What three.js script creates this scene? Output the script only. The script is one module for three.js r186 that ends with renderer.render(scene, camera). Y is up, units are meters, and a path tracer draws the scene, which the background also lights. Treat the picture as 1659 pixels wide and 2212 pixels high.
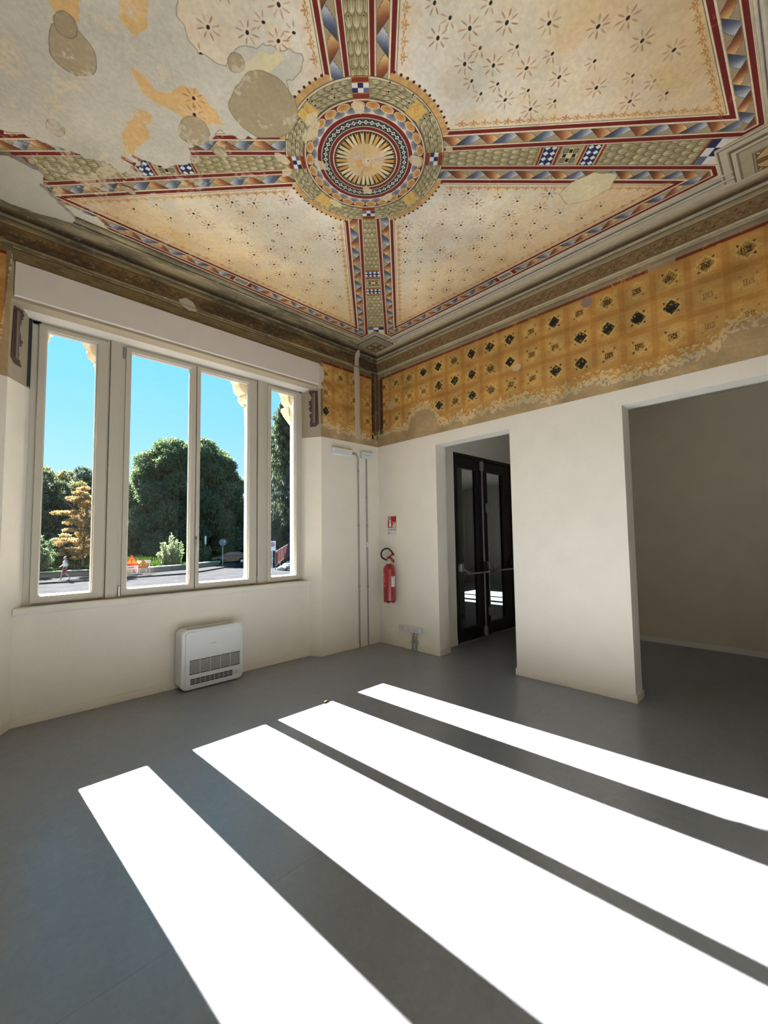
import * as THREE from 'three';
import { mergeGeometries } from 'three/addons/utils/BufferGeometryUtils.js';
import { RoundedBoxGeometry } from 'three/addons/geometries/RoundedBoxGeometry.js';
import { MarchingCubes } from 'three/addons/objects/MarchingCubes.js';

// ---------------------------------------------------------------- camera, sky, sun, exposure
const scene = new THREE.Scene();
const camera = new THREE.PerspectiveCamera(101.119, 1659 / 2212, 0.05, 400);
camera.position.set(-4.2704, 1.5, 4.4861);
camera.rotation.set(0.0612466, -0.7731835, -0.0143085, 'YXZ');
const renderer = new THREE.WebGLRenderer({ antialias: true });
renderer.toneMapping = THREE.LinearToneMapping;
renderer.toneMappingExposure = 1.0;
renderer.shadowMap.enabled = true;

const SUN_TRAVEL = new THREE.Vector3(0.055, -0.685, 1).normalize();
const SUN_I = 134;
const SKY_I = 1.0;
const sun = new THREE.DirectionalLight(new THREE.Color(1.0, 0.965, 0.905), SUN_I);
sun.position.copy(SUN_TRAVEL).multiplyScalar(-60).add(new THREE.Vector3(-2, 1, 0));
sun.target.position.set(-2, 1, 0);
sun.castShadow = true;
Object.assign(sun.shadow.camera, { left: -30, right: 40, top: 40, bottom: -30, near: 1, far: 160 });
sun.shadow.mapSize.set(4096, 4096);
scene.add(sun, sun.target);
{ // clear air: pale and bright towards the sun and the horizon, deeper blue away from it
  const w = 512, h = 256, data = new Float32Array(w * h * 4), s = SUN_TRAVEL.clone().negate();
  for (let r = 0; r < h; r++) for (let c = 0; c < w; c++) {
    const up = ((r + 0.5) / h - 0.5) * Math.PI, az = ((c + 0.5) / w - 0.5) * 2 * Math.PI;
    const y = Math.sin(up), x = Math.cos(up) * Math.cos(az), z = Math.cos(up) * Math.sin(az);
    const mu = x * s.x + y * s.y + z * s.z;
    const low = Math.exp(-Math.max(y, 0) / 0.23), sunny = Math.pow(Math.max(0, mu * 0.5 + 0.5), 6), ray = 0.78 + 0.22 * sunny, k = 1;
    let R = (0.10 + 0.66 * low) * ray + 0.22 * sunny * low, G = (0.78 + 0.46 * low) * ray, B = (1.34 + 0.22 * low) * ray;
    if (y < 0) { R = 0.30; G = 0.31; B = 0.30; }
    data.set([R * k, G * k, B * k, 1], (r * w + c) * 4);
  }
  const t = new THREE.DataTexture(data, w, h, THREE.RGBAFormat, THREE.FloatType);
  t.mapping = THREE.EquirectangularReflectionMapping; t.magFilter = THREE.LinearFilter; t.colorSpace = THREE.LinearSRGBColorSpace; t.needsUpdate = true;
  scene.background = t; scene.backgroundIntensity = SKY_I;
}

// ---------------------------------------------------------------- helpers
let seed = 1234567;
const rnd = () => { seed |= 0; seed = (seed + 0x6D2B79F5) | 0; let t = Math.imul(seed ^ (seed >>> 15), 1 | seed); t = (t + Math.imul(t ^ (t >>> 7), 61 | t)) ^ t; return ((t ^ (t >>> 14)) >>> 0) / 4294967296; };
const rr = (a, b) => a + (b - a) * rnd();
const hash2 = (x, y, s) => { let h = Math.imul(x, 374761393) + Math.imul(y, 668265263) + Math.imul(s, 2147483647) | 0; h = Math.imul(h ^ (h >>> 13), 1274126177); return ((h ^ (h >>> 16)) >>> 0) / 4294967296; };
const vnoise = (x, y, s = 0) => { const ix = Math.floor(x), iy = Math.floor(y), fx = x - ix, fy = y - iy, u = fx * fx * (3 - 2 * fx), v = fy * fy * (3 - 2 * fy); const a = hash2(ix, iy, s), b = hash2(ix + 1, iy, s), c = hash2(ix, iy + 1, s), d = hash2(ix + 1, iy + 1, s); return a + (b - a) * u + (c - a) * v + (a - b - c + d) * u * v; };
const fbm = (x, y, s = 0, o = 4) => { let a = 0.5, t = 0, n = 0; for (let i = 0; i < o; i++) { t += a * vnoise(x, y, s + i); n += a; a *= 0.5; x *= 2.03; y *= 2.03; } return t / n; };
const taken = new Map();
const numbered = (n) => { const k = taken.get(n) ?? 0; taken.set(n, k + 1); return k ? n + '_' + String(k).padStart(3, '0') : n; };
const shade = (o) => { o.castShadow = true; o.receiveShadow = true; return o; };
function prep(g) { let q = g.index ? g.toNonIndexed() : g; for (const k of Object.keys(q.attributes)) if (!['position', 'normal', 'uv'].includes(k)) q.deleteAttribute(k); if (!q.attributes.normal) q.computeVertexNormals(); if (!q.attributes.uv) q.setAttribute('uv', new THREE.BufferAttribute(new Float32Array(q.attributes.position.count * 2), 2)); return q; }
const merge = (gs) => { gs = [].concat(gs); return gs.length === 1 ? gs[0] : mergeGeometries(gs.map(prep)); };
function mesh(name, geos, material, parent = scene) { const m = shade(new THREE.Mesh(merge(geos), material)); m.name = parent === scene ? numbered(name) : name; parent.add(m); return m; }
function part(parent, name, geos, material) { const k = '_n_' + name; const c = (parent.userData[k] = (parent.userData[k] ?? -1) + 1); return mesh(c ? name + '_' + String(c).padStart(3, '0') : name, geos, material, parent); }
function tag(o, label, category, group) { o.userData.label = label; o.userData.category = category; if (group) o.userData.group = group; return o; }
function thing(name, label, category, p = [0, 0, 0], turn = 0, group) { const o = new THREE.Group(); o.name = numbered(name); o.position.set(...p); o.rotation.y = turn; scene.add(o); return tag(o, label, category, group); }
function structure(name) { const o = new THREE.Group(); o.name = name; o.userData.kind = 'structure'; scene.add(o); return o; }
function struct(name, geos, material) { const m = mesh(name, geos, material); m.userData.kind = 'structure'; return m; }
// box by its corners, uv in metres
function box(x0, x1, y0, y1, z0, z1) { const g = new THREE.BoxGeometry(x1 - x0, y1 - y0, z1 - z0); g.translate((x0 + x1) / 2, (y0 + y1) / 2, (z0 + z1) / 2); return metreUV(g); }
function rbox(x0, x1, y0, y1, z0, z1, r = 0.006, s = 2) { const g = new RoundedBoxGeometry(x1 - x0, y1 - y0, z1 - z0, s, Math.min(r, (x1 - x0) / 2.01, (y1 - y0) / 2.01, (z1 - z0) / 2.01)); g.translate((x0 + x1) / 2, (y0 + y1) / 2, (z0 + z1) / 2); return metreUV(g); }
function metreUV(g) { const p = g.attributes.position, n = g.attributes.normal, uv = new Float32Array(p.count * 2); for (let i = 0; i < p.count; i++) { const ax = Math.abs(n.getX(i)), ay = Math.abs(n.getY(i)), az = Math.abs(n.getZ(i)); const [a, b] = ax > ay && ax > az ? [p.getZ(i), p.getY(i)] : ay > az ? [p.getX(i), p.getZ(i)] : [p.getX(i), p.getY(i)]; uv[2 * i] = a; uv[2 * i + 1] = b; } g.setAttribute('uv', new THREE.BufferAttribute(uv, 2)); return g; }
function planarUV(g, f) { const p = g.attributes.position, uv = new Float32Array(p.count * 2); for (let i = 0; i < p.count; i++) { const [a, b] = f(p.getX(i), p.getY(i), p.getZ(i)); uv[2 * i] = a; uv[2 * i + 1] = b; } g.setAttribute('uv', new THREE.BufferAttribute(uv, 2)); return g; }
function cyl(r0, r1, h, x, y, z, seg = 20) { const g = new THREE.CylinderGeometry(r1, r0, h, seg); g.translate(x, y + h / 2, z); return g; }
function lathe(pts, x, y, z, seg = 28) { const g = new THREE.LatheGeometry(pts.map(([a, b]) => new THREE.Vector2(a, b)), seg); g.translate(x, y, z); return g; }
function tube(pts, r, seg = 40, rad = 10, closed = false) { return new THREE.TubeGeometry(new THREE.CatmullRomCurve3(pts.map((p) => new THREE.Vector3(...p)), closed, 'centripetal'), seg, r, rad, closed); }
function bar(a, b, r, rad = 10) { return new THREE.TubeGeometry(new THREE.LineCurve3(new THREE.Vector3(...a), new THREE.Vector3(...b)), 1, r, rad, false); }
function shapeOf(pts, holes = []) { const s = new THREE.Shape(pts.map(([x, y]) => new THREE.Vector2(x, y))); for (const h of holes) s.holes.push(new THREE.Path(h.map(([x, y]) => new THREE.Vector2(x, y)))); return s; }
function extrude(s, depth, bevel = 0, seg = 1, curve = 12) { return new THREE.ExtrudeGeometry(s, { depth, bevelEnabled: bevel > 0, bevelSize: bevel, bevelThickness: bevel, bevelSegments: seg, curveSegments: curve }); }
function footprint(pts, y0, y1) { const g = extrude(shapeOf(pts.map(([x, z]) => [x, -z])), y1 - y0); g.rotateX(-Math.PI / 2); g.translate(0, y0, 0); g.computeVertexNormals(); return metreUV(g); }
function roundRect(w, h, r) { const s = new THREE.Shape(); s.moveTo(-w / 2 + r, -h / 2); s.lineTo(w / 2 - r, -h / 2); s.absarc(w / 2 - r, -h / 2 + r, r, -Math.PI / 2, 0); s.lineTo(w / 2, h / 2 - r); s.absarc(w / 2 - r, h / 2 - r, r, 0, Math.PI / 2); s.lineTo(-w / 2 + r, h / 2); s.absarc(-w / 2 + r, h / 2 - r, r, Math.PI / 2, Math.PI); s.lineTo(-w / 2, -h / 2 + r); s.absarc(-w / 2 + r, -h / 2 + r, r, Math.PI, Math.PI * 1.5); return s; }
function rectRing(x0, x1, y0, y1, z0, z1, lw, rw, bw, tw, bev = 0.004) { const g = extrude(shapeOf([[x0 + bev, y0 + bev], [x1 - bev, y0 + bev], [x1 - bev, y1 - bev], [x0 + bev, y1 - bev]], [[[x0 + lw - bev, y0 + bw - bev], [x0 + lw - bev, y1 - tw + bev], [x1 - rw + bev, y1 - tw + bev], [x1 - rw + bev, y0 + bw - bev]]]), z1 - z0 - 2 * bev, bev, 2); g.translate(0, 0, z0 + bev); return g; }
function canvas(w, h) { const c = document.createElement('canvas'); c.width = w; c.height = h; return [c, c.getContext('2d')]; }
function colorTex(c, repeat = false) { const t = new THREE.CanvasTexture(c); t.colorSpace = THREE.SRGBColorSpace; t.magFilter = THREE.LinearFilter; if (repeat) t.wrapS = t.wrapT = THREE.RepeatWrapping; return t; }
function dataTex(n, f, srgb = true) { const d = new Uint8Array(n * n * 4); for (let y = 0; y < n; y++) for (let x = 0; x < n; x++) { const c = f(x / n, y / n); d.set([...c.map((v) => Math.max(0, Math.min(255, Math.round(v * 255)))), 255], (y * n + x) * 4); } const t = new THREE.DataTexture(d, n, n); t.wrapS = t.wrapT = THREE.RepeatWrapping; t.magFilter = THREE.LinearFilter; t.minFilter = THREE.LinearMipmapLinearFilter; if (srgb) t.colorSpace = THREE.SRGBColorSpace; t.needsUpdate = true; return t; }
// noise that repeats over one tile
const tn = (u, v, f, s, o = 3) => { const a = fbm(u * f, v * f, s, o), b = fbm((u - 1) * f, v * f, s, o), c = fbm(u * f, (v - 1) * f, s, o), d = fbm((u - 1) * f, (v - 1) * f, s, o); return (a * (1 - u) + b * u) * (1 - v) + (c * (1 - u) + d * u) * v; };
const rep = (t, k) => { const q = t.clone(); q.repeat.set(k, k); q.needsUpdate = true; return q; };
const std = (color, roughness = 0.6, o = {}) => new THREE.MeshStandardMaterial({ color: new THREE.Color(...[].concat(color)), roughness, ...o });
const phys = (color, roughness, o = {}) => new THREE.MeshPhysicalMaterial({ color: new THREE.Color(...[].concat(color)), roughness, ...o });

// ---------------------------------------------------------------- materials
const wallNoise = dataTex(512, (u, v) => { const k = 0.955 + 0.045 * tn(u, v, 7, 11, 4) + 0.015 * (tn(u, v, 60, 5, 2) - 0.5); return [k, k, k * 0.995]; });
const grain = dataTex(512, (u, v) => { const k = 0.5 * tn(u, v, 90, 21, 2) + 0.5 * tn(u, v, 24, 3, 3); return [k, k, k]; }, false);
const M = {
  plaster: std([0.85, 0.81, 0.735], 0.85, { map: rep(wallNoise, 0.8), bumpMap: rep(grain, 1.6), bumpScale: 0.0012 }),
  rawPlaster: std([0.42, 0.36, 0.27], 0.95, { map: rep(wallNoise, 1.3), bumpMap: rep(grain, 1.2), bumpScale: 0.006 }),
  lintel: std([0.72, 0.68, 0.64], 0.85, { map: rep(wallNoise, 0.8), bumpMap: rep(grain, 1.6), bumpScale: 0.001 }),
  base: std([0.80, 0.75, 0.67], 0.6),
  whiteLacquer: std([0.56, 0.53, 0.455], 0.42),
  whitePlastic: std([0.70, 0.73, 0.75], 0.38),
  greyPlastic: std([0.55, 0.56, 0.57], 0.4),
  dark: std([0.012, 0.012, 0.013], 0.6),
  black: std([0.008, 0.0085, 0.009], 0.42),
  steel: std([0.55, 0.55, 0.54], 0.32, { metalness: 0.9 }),
  grey: std([0.30, 0.30, 0.31], 0.45, { metalness: 0.4 }),
  conduit: std([0.33, 0.32, 0.31], 0.5),
  red: phys([0.30, 0.006, 0.010], 0.28, { clearcoat: 0.6, clearcoatRoughness: 0.15 }),
  rubber: std([0.010, 0.010, 0.010], 0.55),
  glass: phys([1, 1, 1], 0.0, { transmission: 1, thickness: 0, ior: 1.5 }),
  doorGlass: phys([0.42, 0.45, 0.45], 0.0, { transmission: 1, thickness: 0, ior: 1.5 }),
  dull: std([0.60, 0.56, 0.48], 0.9, { map: rep(wallNoise, 0.8) }),
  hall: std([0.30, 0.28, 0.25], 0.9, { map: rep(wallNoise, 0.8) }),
  stone: std([0.70, 0.62, 0.48], 0.9),
};

// ---------------------------------------------------------------- painted decoration (frescoes), drawn in metres
const W = 4.68, L = 4.72, H = 4.2, P = 2.844;
const CX = -2.343, CZ = 2.37, CR = 2.03;           // ceiling field: centre and half side
const rgbS = (c, a = 1) => `rgba(${c.map((v) => Math.round(v)).join(',')},${a})`;
const RED = [104, 26, 22], CREAM = [214, 200, 168], TAN = [158, 140, 110], BLUE = [88, 96, 114], BLUE_L = [172, 178, 184], ORANGE = [138, 82, 50], ORANGE_L = [206, 166, 112], OLIVE = [128, 115, 82], OLIVE_L = [180, 170, 132], OLIVE_D = [72, 60, 40], OCHRE = [176, 116, 44], NAVY = [30, 40, 80], BROWN = [58, 34, 14];
const jit = (c, k = 10) => { const d = rr(-k, k); return c.map((v) => Math.max(0, Math.min(255, v + d))); };
function poly(x, pts, fill, stroke, lw) { x.beginPath(); pts.forEach(([a, b], i) => (i ? x.lineTo(a, b) : x.moveTo(a, b))); x.closePath(); if (fill) { x.fillStyle = fill; x.fill(); } if (stroke) { x.strokeStyle = stroke; x.lineWidth = lw; x.stroke(); } }
function blob(x, cx, cy, rx, ry, col, seedN, rough = 0.25, edge) { const pts = []; for (let i = 0; i < 44; i++) { const a = (i / 44) * Math.PI * 2, k = 1 - rough + 2 * rough * fbm(Math.cos(a) * 1.4 + 5 + seedN, Math.sin(a) * 1.4 + 9, seedN, 4); pts.push([cx + Math.cos(a) * rx * k, cy + Math.sin(a) * ry * k]); } poly(x, pts, col, edge, 0.005); }
// a hand-laid polygon with a ragged plaster edge
function ragged(pts, amp, s) { const out = []; for (let i = 0; i < pts.length; i++) { const [ax, ay] = pts[i], [bx, by] = pts[(i + 1) % pts.length], n = Math.max(3, Math.ceil(Math.hypot(bx - ax, by - ay) / 0.02)); for (let k = 0; k < n; k++) { const t = k / n, x = ax + (bx - ax) * t, y = ay + (by - ay) * t; out.push([x + amp * (fbm(x * 14, y * 14, s) - 0.5) * 2.4, y + amp * (fbm(x * 14 + 40, y * 14, s) - 0.5) * 2.4]); } } return out; }

// twisted ribbon of blue and orange leaves along a straight band from a to b (t = across, to the left of the direction)
function ribbonBand(x, ax, ay, bx, by, w, period = 0.245, flip = false, phase = 0) {
  const len = Math.hypot(bx - ax, by - ay), ang = Math.atan2(by - ay, bx - ax);
  x.save(); x.translate(ax, ay); x.rotate(ang); if (flip) { x.translate(0, w); x.scale(1, -1); }
  x.beginPath(); x.rect(0, 0, len, w); x.clip();
  x.fillStyle = rgbS(TAN); x.fillRect(0, 0, len, w);
  const nP = Math.ceil(len / period) + 2;
  for (let i = -1; i < nP; i++) {
    const s = (i + phase) * period;
    for (let h = 0; h < 2; h++) {
      const X = (a) => s + a * period, up = h === 0, q0 = up ? 0 : 0.5, dark = up ? BLUE : ORANGE, light = up ? BLUE_L : ORANGE_L;
      const y0 = up ? 0 : w, y1 = up ? w : 0;
      // light outline of the hidden fold
      x.strokeStyle = rgbS([206, 194, 166]); x.lineWidth = w * 0.06; x.beginPath(); x.moveTo(X(q0 - 0.13), y0); x.lineTo(X(q0 + 0.2), y1 * 0.55 + y0 * 0.45); x.stroke();
      const pts = [[X(q0 - 0.13), y0], [X(q0 + 0.27), y1]], teeth = 7, A = [X(q0 + 0.27), y0], B = [X(q0 + 0.68), y1];
      for (let k = 0; k <= teeth; k++) { const t = 1 - k / teeth, bow = Math.sin(t * Math.PI) * 0.05 * period; pts.push([A[0] + (B[0] - A[0]) * t + bow, A[1] + (B[1] - A[1]) * t]); if (k < teeth) { const u = 1 - (k + 0.55) / teeth; pts.push([A[0] + (B[0] - A[0]) * u - 0.035 * period + Math.sin(u * Math.PI) * 0.05 * period, A[1] + (B[1] - A[1]) * u]); } }
      const g = x.createLinearGradient(X(q0 + 0.05), w / 2 - (up ? -1 : 1) * w * 0.1, X(q0 + 0.42), w / 2 + (up ? -1 : 1) * w * 0.12);
      g.addColorStop(0, rgbS(jit(dark.map((v) => v * 0.72), 8))); g.addColorStop(0.45, rgbS(jit(dark, 8))); g.addColorStop(1, rgbS(jit(light, 8)));
      x.save(); x.translate(w * 0.05, w * 0.05 * (up ? 1 : -1)); poly(x, pts, rgbS([70, 56, 40], 0.75)); x.restore();
      poly(x, pts, g, rgbS([52, 40, 30], 0.8), w * 0.022);
      for (let k = 0; k < 7; k++) { const t = (k + 0.5) / 7; x.strokeStyle = rgbS(light, 0.35); x.lineWidth = w * 0.025; x.beginPath(); x.moveTo(X(q0 - 0.06 + 0.36 * t + 0.14), y0 + (y1 - y0) * t); x.lineTo(X(q0 + 0.22 + 0.38 * t), y0 + (y1 - y0) * t); x.stroke(); }
    }
  }
  x.restore();
}
// overlapping laurel leaves; tips towards -s
function laurel(x, s0, s1, w, row = 0.062, across = 4) {
  x.save(); x.beginPath(); x.rect(s0, -w / 2, s1 - s0, w); x.clip(); x.fillStyle = rgbS(OLIVE); x.fillRect(s0, -w / 2, s1 - s0, w);
  const lw = w / across; let r = 0;
  for (let s = s0; s < s1 + row * 3; s += row, r++) for (let k = -1; k <= across; k++) {
    const cy = -w / 2 + lw * (k + 0.5 + (r % 2 ? 0.5 : 0)), len = row * 2.5;
    const g = x.createLinearGradient(s, 0, s - len, 0); g.addColorStop(0, rgbS(jit(OLIVE.map((v) => v * 0.78)))); g.addColorStop(0.5, rgbS(jit(OLIVE, 12))); g.addColorStop(0.86, rgbS(jit(OLIVE_L, 16))); g.addColorStop(1, rgbS(jit(OLIVE, 10)));
    x.beginPath(); x.moveTo(s, cy - lw * 0.5); x.bezierCurveTo(s - len * 0.55, cy - lw * 0.62, s - len * 0.93, cy - lw * 0.58, s - len, cy); x.bezierCurveTo(s - len * 0.93, cy + lw * 0.58, s - len * 0.55, cy + lw * 0.62, s, cy + lw * 0.5); x.closePath();
    x.fillStyle = g; x.fill(); x.strokeStyle = rgbS(OLIVE_D, 0.6); x.lineWidth = 0.003; x.stroke();
    x.strokeStyle = rgbS([214, 208, 160], 0.4); x.lineWidth = 0.003; x.beginPath(); x.moveTo(s - len * 0.2, cy); x.lineTo(s - len * 0.9, cy); x.stroke(); x.strokeStyle = rgbS(OLIVE_D, 0.35); for (const q of [-0.25, 0.25]) { x.beginPath(); x.moveTo(s - len * 0.35, cy + lw * q); x.lineTo(s - len * 0.85, cy + lw * q * 0.8); x.stroke(); }
    if (r % 4 === 0 && k % 2 === 0) { x.fillStyle = rgbS([24, 16, 8]); x.beginPath(); x.arc(s - len, cy + lw * 0.5, 0.0055, 0, 7); x.fill(); x.strokeStyle = rgbS([190, 176, 110]); x.lineWidth = 0.003; x.stroke(); }
  }
  x.restore();
}
function lozenges(x, s0, s1, w, n = 2) { const q = (s1 - s0) / n, m = Math.max(2, Math.round(w / q)); x.fillStyle = rgbS(NAVY); x.fillRect(s0, -w / 2, s1 - s0, w); for (let i = 0; i < n; i++) for (let k = 0; k < m; k++) { const cx = s0 + q * (i + 0.5), cy = -w / 2 + (w / m) * (k + 0.5); poly(x, [[cx - q * 0.42, cy], [cx, cy - (w / m) * 0.42], [cx + q * 0.42, cy], [cx, cy + (w / m) * 0.42]], rgbS(jit([208, 208, 204]))); } }
function checks(x, s0, s1, w, n, m, c0 = NAVY) { for (let i = 0; i < n; i++) for (let k = 0; k < m; k++) { x.fillStyle = (i + k) % 2 ? rgbS([206, 204, 198]) : rgbS(jit((i + k) % 3 ? c0 : [90, 100, 124], 12)); x.fillRect(s0 + ((s1 - s0) / n) * i, -w / 2 + (w / m) * k, (s1 - s0) / n + 0.001, w / m + 0.001); } }
const edgeBar = (x, s, t, w, c) => { x.fillStyle = rgbS(c); x.fillRect(s, -w / 2, t, w); };
function fleur(x, cx, cy, k, col) { x.save(); x.translate(cx, cy); x.scale(k, k); x.fillStyle = col; x.strokeStyle = col; x.lineWidth = 0.1; x.beginPath(); x.moveTo(0, 1); x.quadraticCurveTo(0.3, 0.55, 0, 0.1); x.quadraticCurveTo(-0.3, 0.55, 0, 1); x.fill(); for (const s of [-1, 1]) { x.beginPath(); x.moveTo(0, 0.25); x.quadraticCurveTo(s * 0.55, 0.85, s * 0.62, 0.35); x.quadraticCurveTo(s * 0.35, 0.4, 0, 0.12); x.fill(); } x.fillRect(-0.3, 0, 0.6, 0.13); x.beginPath(); x.arc(-0.75, -0.25, 0.5, 0.1, 2.4); x.stroke(); x.beginPath(); x.arc(0.75, -0.25, 0.5, 0.74, 3.04); x.stroke(); x.beginPath(); x.arc(0.75, 0.18, 0.13, 0, 7); x.fill(); x.restore(); }
function flower(x, cx, cy, r, rot, kind) { const n = 8; for (let i = 0; i < n; i++) { if (kind === 1 && i > 3) continue; const a = rot + (i / n) * Math.PI * 2; x.save(); x.translate(cx, cy); x.rotate(a); const c = jit([150, 100, 70], 14), al = kind === 2 ? 0.3 : rr(0.4, 0.7); x.fillStyle = rgbS(c, al); x.beginPath(); x.moveTo(r * 0.34, -r * 0.02); x.quadraticCurveTo(r * 0.75, -r * 0.15, r, 0); x.quadraticCurveTo(r * 0.75, r * 0.13, r * 0.34, r * 0.02); x.fill(); x.restore(); } if (kind !== 2) { x.fillStyle = rgbS([34, 12, 8], 0.95); x.beginPath(); x.ellipse(cx, cy, r * 0.14, r * 0.18, rot, 0, 7); x.fill(); } }

const sectorPoly = (e0, s, vm, ub) => { const a = Math.SQRT2, u = (vm * (1 - s) - a * (e0 - 0.87 * s)) / (1 + s), v0 = (a * (e0 - 0.87 * s)) / (1 - s); if (ub === undefined || u <= ub) return [[0, v0], [u, vm], [-u, vm]]; const v = (ub * (1 + s) + a * (e0 - 0.87 * s)) / (1 - s); return [[0, v0], [ub, v], [ub, vm], [-ub, vm], [-ub, v]]; };
function ceilingCanvas() {
  const N = 2048, [c, x] = canvas(N, N), S = N / (2 * CR), world = () => x.setTransform(S, 0, 0, S, -(CX - CR) * S, -(CZ - CR) * S);
  world(); x.translate(CX, CZ); x.fillStyle = rgbS(CREAM); x.fillRect(-3, -3, 6, 6);
  // measured flowers of the two nearer fields, the rest follow the same lattice
  const seen = [[-1.975, 3.819], [-2.179, 3.645], [-2.343, 3.491], [-1.73, 3.963], [-2.064, 3.459], [-1.879, 3.57], [-1.656, 3.7], [-1.419, 3.816], [-1.994, 3.282], [-2.342, 3.224], [-2.216, 3.334], [-2.464, 3.342], [-2.553, 3.197], [-1.826, 3.363],
    [-1.426, 2.702], [-1.121, 2.82], [-1.008, 3.04], [-1.259, 2.627], [-1.055, 2.514], [-1.225, 2.354], [-0.884, 2.718], [-1.06, 2.169], [-0.841, 2.351], [-3.47, 2.39], [-3.31, 2.51], [-3.25, 2.73], [-3.17, 2.59], [-3.35, 1.87], [-3.05, 1.03], [-2.91, 0.99], [-2.87, 1.36], [-2.87, 0.42], [-2.74, 1.47], [-2.68, 1.13], [-2.37, 1.08], [-2.21, 1.06], [-2.0, 0.9], [-2.18, 0.66], [-1.76, 0.76], [-2.14, 1.53], [-2.13, 1.29], [-1.68, 1.04]];
  const half = [[-2.028, 3.595], [-1.816, 3.746], [-1.571, 3.874], [-1.308, 3.989], [-2.577, 3.297], [-2.684, 3.28], [-2.478, 3.477], [-2.203, 3.475], [-2.346, 3.33], [-1.763, 3.492], [-1.942, 3.408], [-2.11, 3.299], [-2.237, 3.201], [-2.135, 3.198], [-1.563, 2.491], [-1.345, 2.865], [-1.207, 2.941], [-0.831, 3.128], [-0.637, 3.229], [-1.107, 2.664], [-0.74, 2.966], [-0.87, 2.533], [-3.13, 2.68], [-3.45, 2.24], [-3.27, 2.61], [-3.39, 1.97], [-2.99, 2.46], [-2.99, 0.76], [-3.3, 0.92], [-3.42, 0.75], [-3.17, 0.85], [-2.94, 1.24], [-2.76, 1.32], [-2.64, 1.27], [-2.7, 0.95], [-2.59, 1.43], [-2.48, 1.39], [-2.46, 1.52], [-2.58, 0.66], [-2.79, 0.69], [-2.06, 1.11], [-1.95, 0.69], [-1.49, 0.66], [-2.24, 1.23], [-2.4, 1.32], [-1.77, 1.23], [-1.42, 0.91]];
  const all = [...seen.map((p) => [...p, 0]), ...half.map((p) => [...p, 1])];
  for (let j = -20; j <= 20; j++) for (let i = -10; i <= 10; i++) { const p = [CX + 0.226 * i + (j % 2 ? 0.113 : 0) + rr(-0.012, 0.012), CZ + 0.113 * j + rr(-0.012, 0.012)]; if (all.every(([a, b]) => Math.hypot(a - p[0], b - p[1]) > 0.135)) all.push([...p, rnd() < 0.45 ? 1 : rnd() < 0.2 ? 2 : 0]); }
  for (let k = 0; k < 4; k++) {
    x.save(); x.rotate(k * Math.PI / 2);                     // local: u along the wall, v towards it
    const fillP = (e, s, vm, ub, col) => poly(x, sectorPoly(e, s, vm, ub), rgbS(col));
    const B = 1.745;
    fillP(0.056, 0.026, 2.03, undefined, CREAM);
    fillP(0.060, 0.026, 2.026, B + 0.02, OLIVE_D); fillP(0.063, 0.026, 2.025, B + 0.015, CREAM);
    fillP(0.070, 0.026, 2.02, B - 0.005, RED); fillP(0.096, 0.028, 1.994, B - 0.03, CREAM); fillP(0.104, 0.029, 1.985, B - 0.04, [80, 66, 48]); fillP(0.106, 0.029, 1.983, B - 0.042, TAN);
    { // ribbons: along the wall and along both ribs, inside the band between the two red lines
      x.save(); const o = sectorPoly(0.108, 0.029, 1.981, B - 0.045), i = sectorPoly(0.176, 0.032, 1.908); x.beginPath(); o.forEach(([a, b], n) => (n ? x.lineTo(a, b) : x.moveTo(a, b))); x.closePath(); i.forEach(([a, b], n) => (n ? x.lineTo(a, b) : x.moveTo(a, b))); x.closePath(); x.clip('evenodd');
      const w1 = 0.073, O = sectorPoly(0.108, 0.029, 1.981);
      for (const m of [1, -1]) { x.save(); x.scale(m, 1); ribbonBand(x, 0, O[0][1], O[1][0], O[1][1], 0.081, 0.25, m < 0, 0.3 + (k % 2) * 0.4); x.restore(); }
      x.restore();
      x.save(); const outer = sectorPoly(0.108, 0.029, 1.981, B - 0.045); poly(x, outer); x.clip(); const vIn = 1.908;
      const uIn = sectorPoly(0.176, 0.032, 1.908)[1][0] + 0.02;
      x.save(); x.beginPath(); x.rect(-uIn - 0.12, vIn, 2 * uIn + 0.24, 0.08); x.clip();
      ribbonBand(x, 0.1, vIn, uIn + 0.12, vIn, w1, 0.235, false, 0.1); ribbonBand(x, -0.1, vIn + w1, -uIn - 0.12, vIn + w1, w1, 0.235, true, 0.1);
      x.fillStyle = rgbS(RED); x.fillRect(-0.115, vIn, 0.23, w1); x.fillStyle = rgbS(CREAM); x.fillRect(-0.075, vIn + 0.002, 0.15, w1 - 0.004); x.fillStyle = rgbS([128, 128, 124]); x.fillRect(-0.066, vIn + 0.01, 0.132, w1 - 0.02); x.strokeStyle = rgbS([80, 84, 88]); x.lineWidth = 0.005; for (let q = -2; q < 3; q++) { x.beginPath(); x.arc(q * 0.025, vIn + w1 / 2, 0.014, 0, 7); x.stroke(); }
      x.restore(); x.restore();
    }
    fillP(0.178, 0.032, 1.905, undefined, CREAM); fillP(0.188, 0.033, 1.895, undefined, RED); fillP(0.214, 0.034, 1.868, undefined, CREAM); fillP(0.224, 0.034, 1.858, undefined, [70, 60, 44]); fillP(0.2275, 0.034, 1.8545, undefined, [212, 198, 166]);
    // the field: grey-cream in the middle, ochre towards the wall
    x.save(); const f = sectorPoly(0.2275, 0.034, 1.8545); poly(x, f); x.clip();
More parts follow.
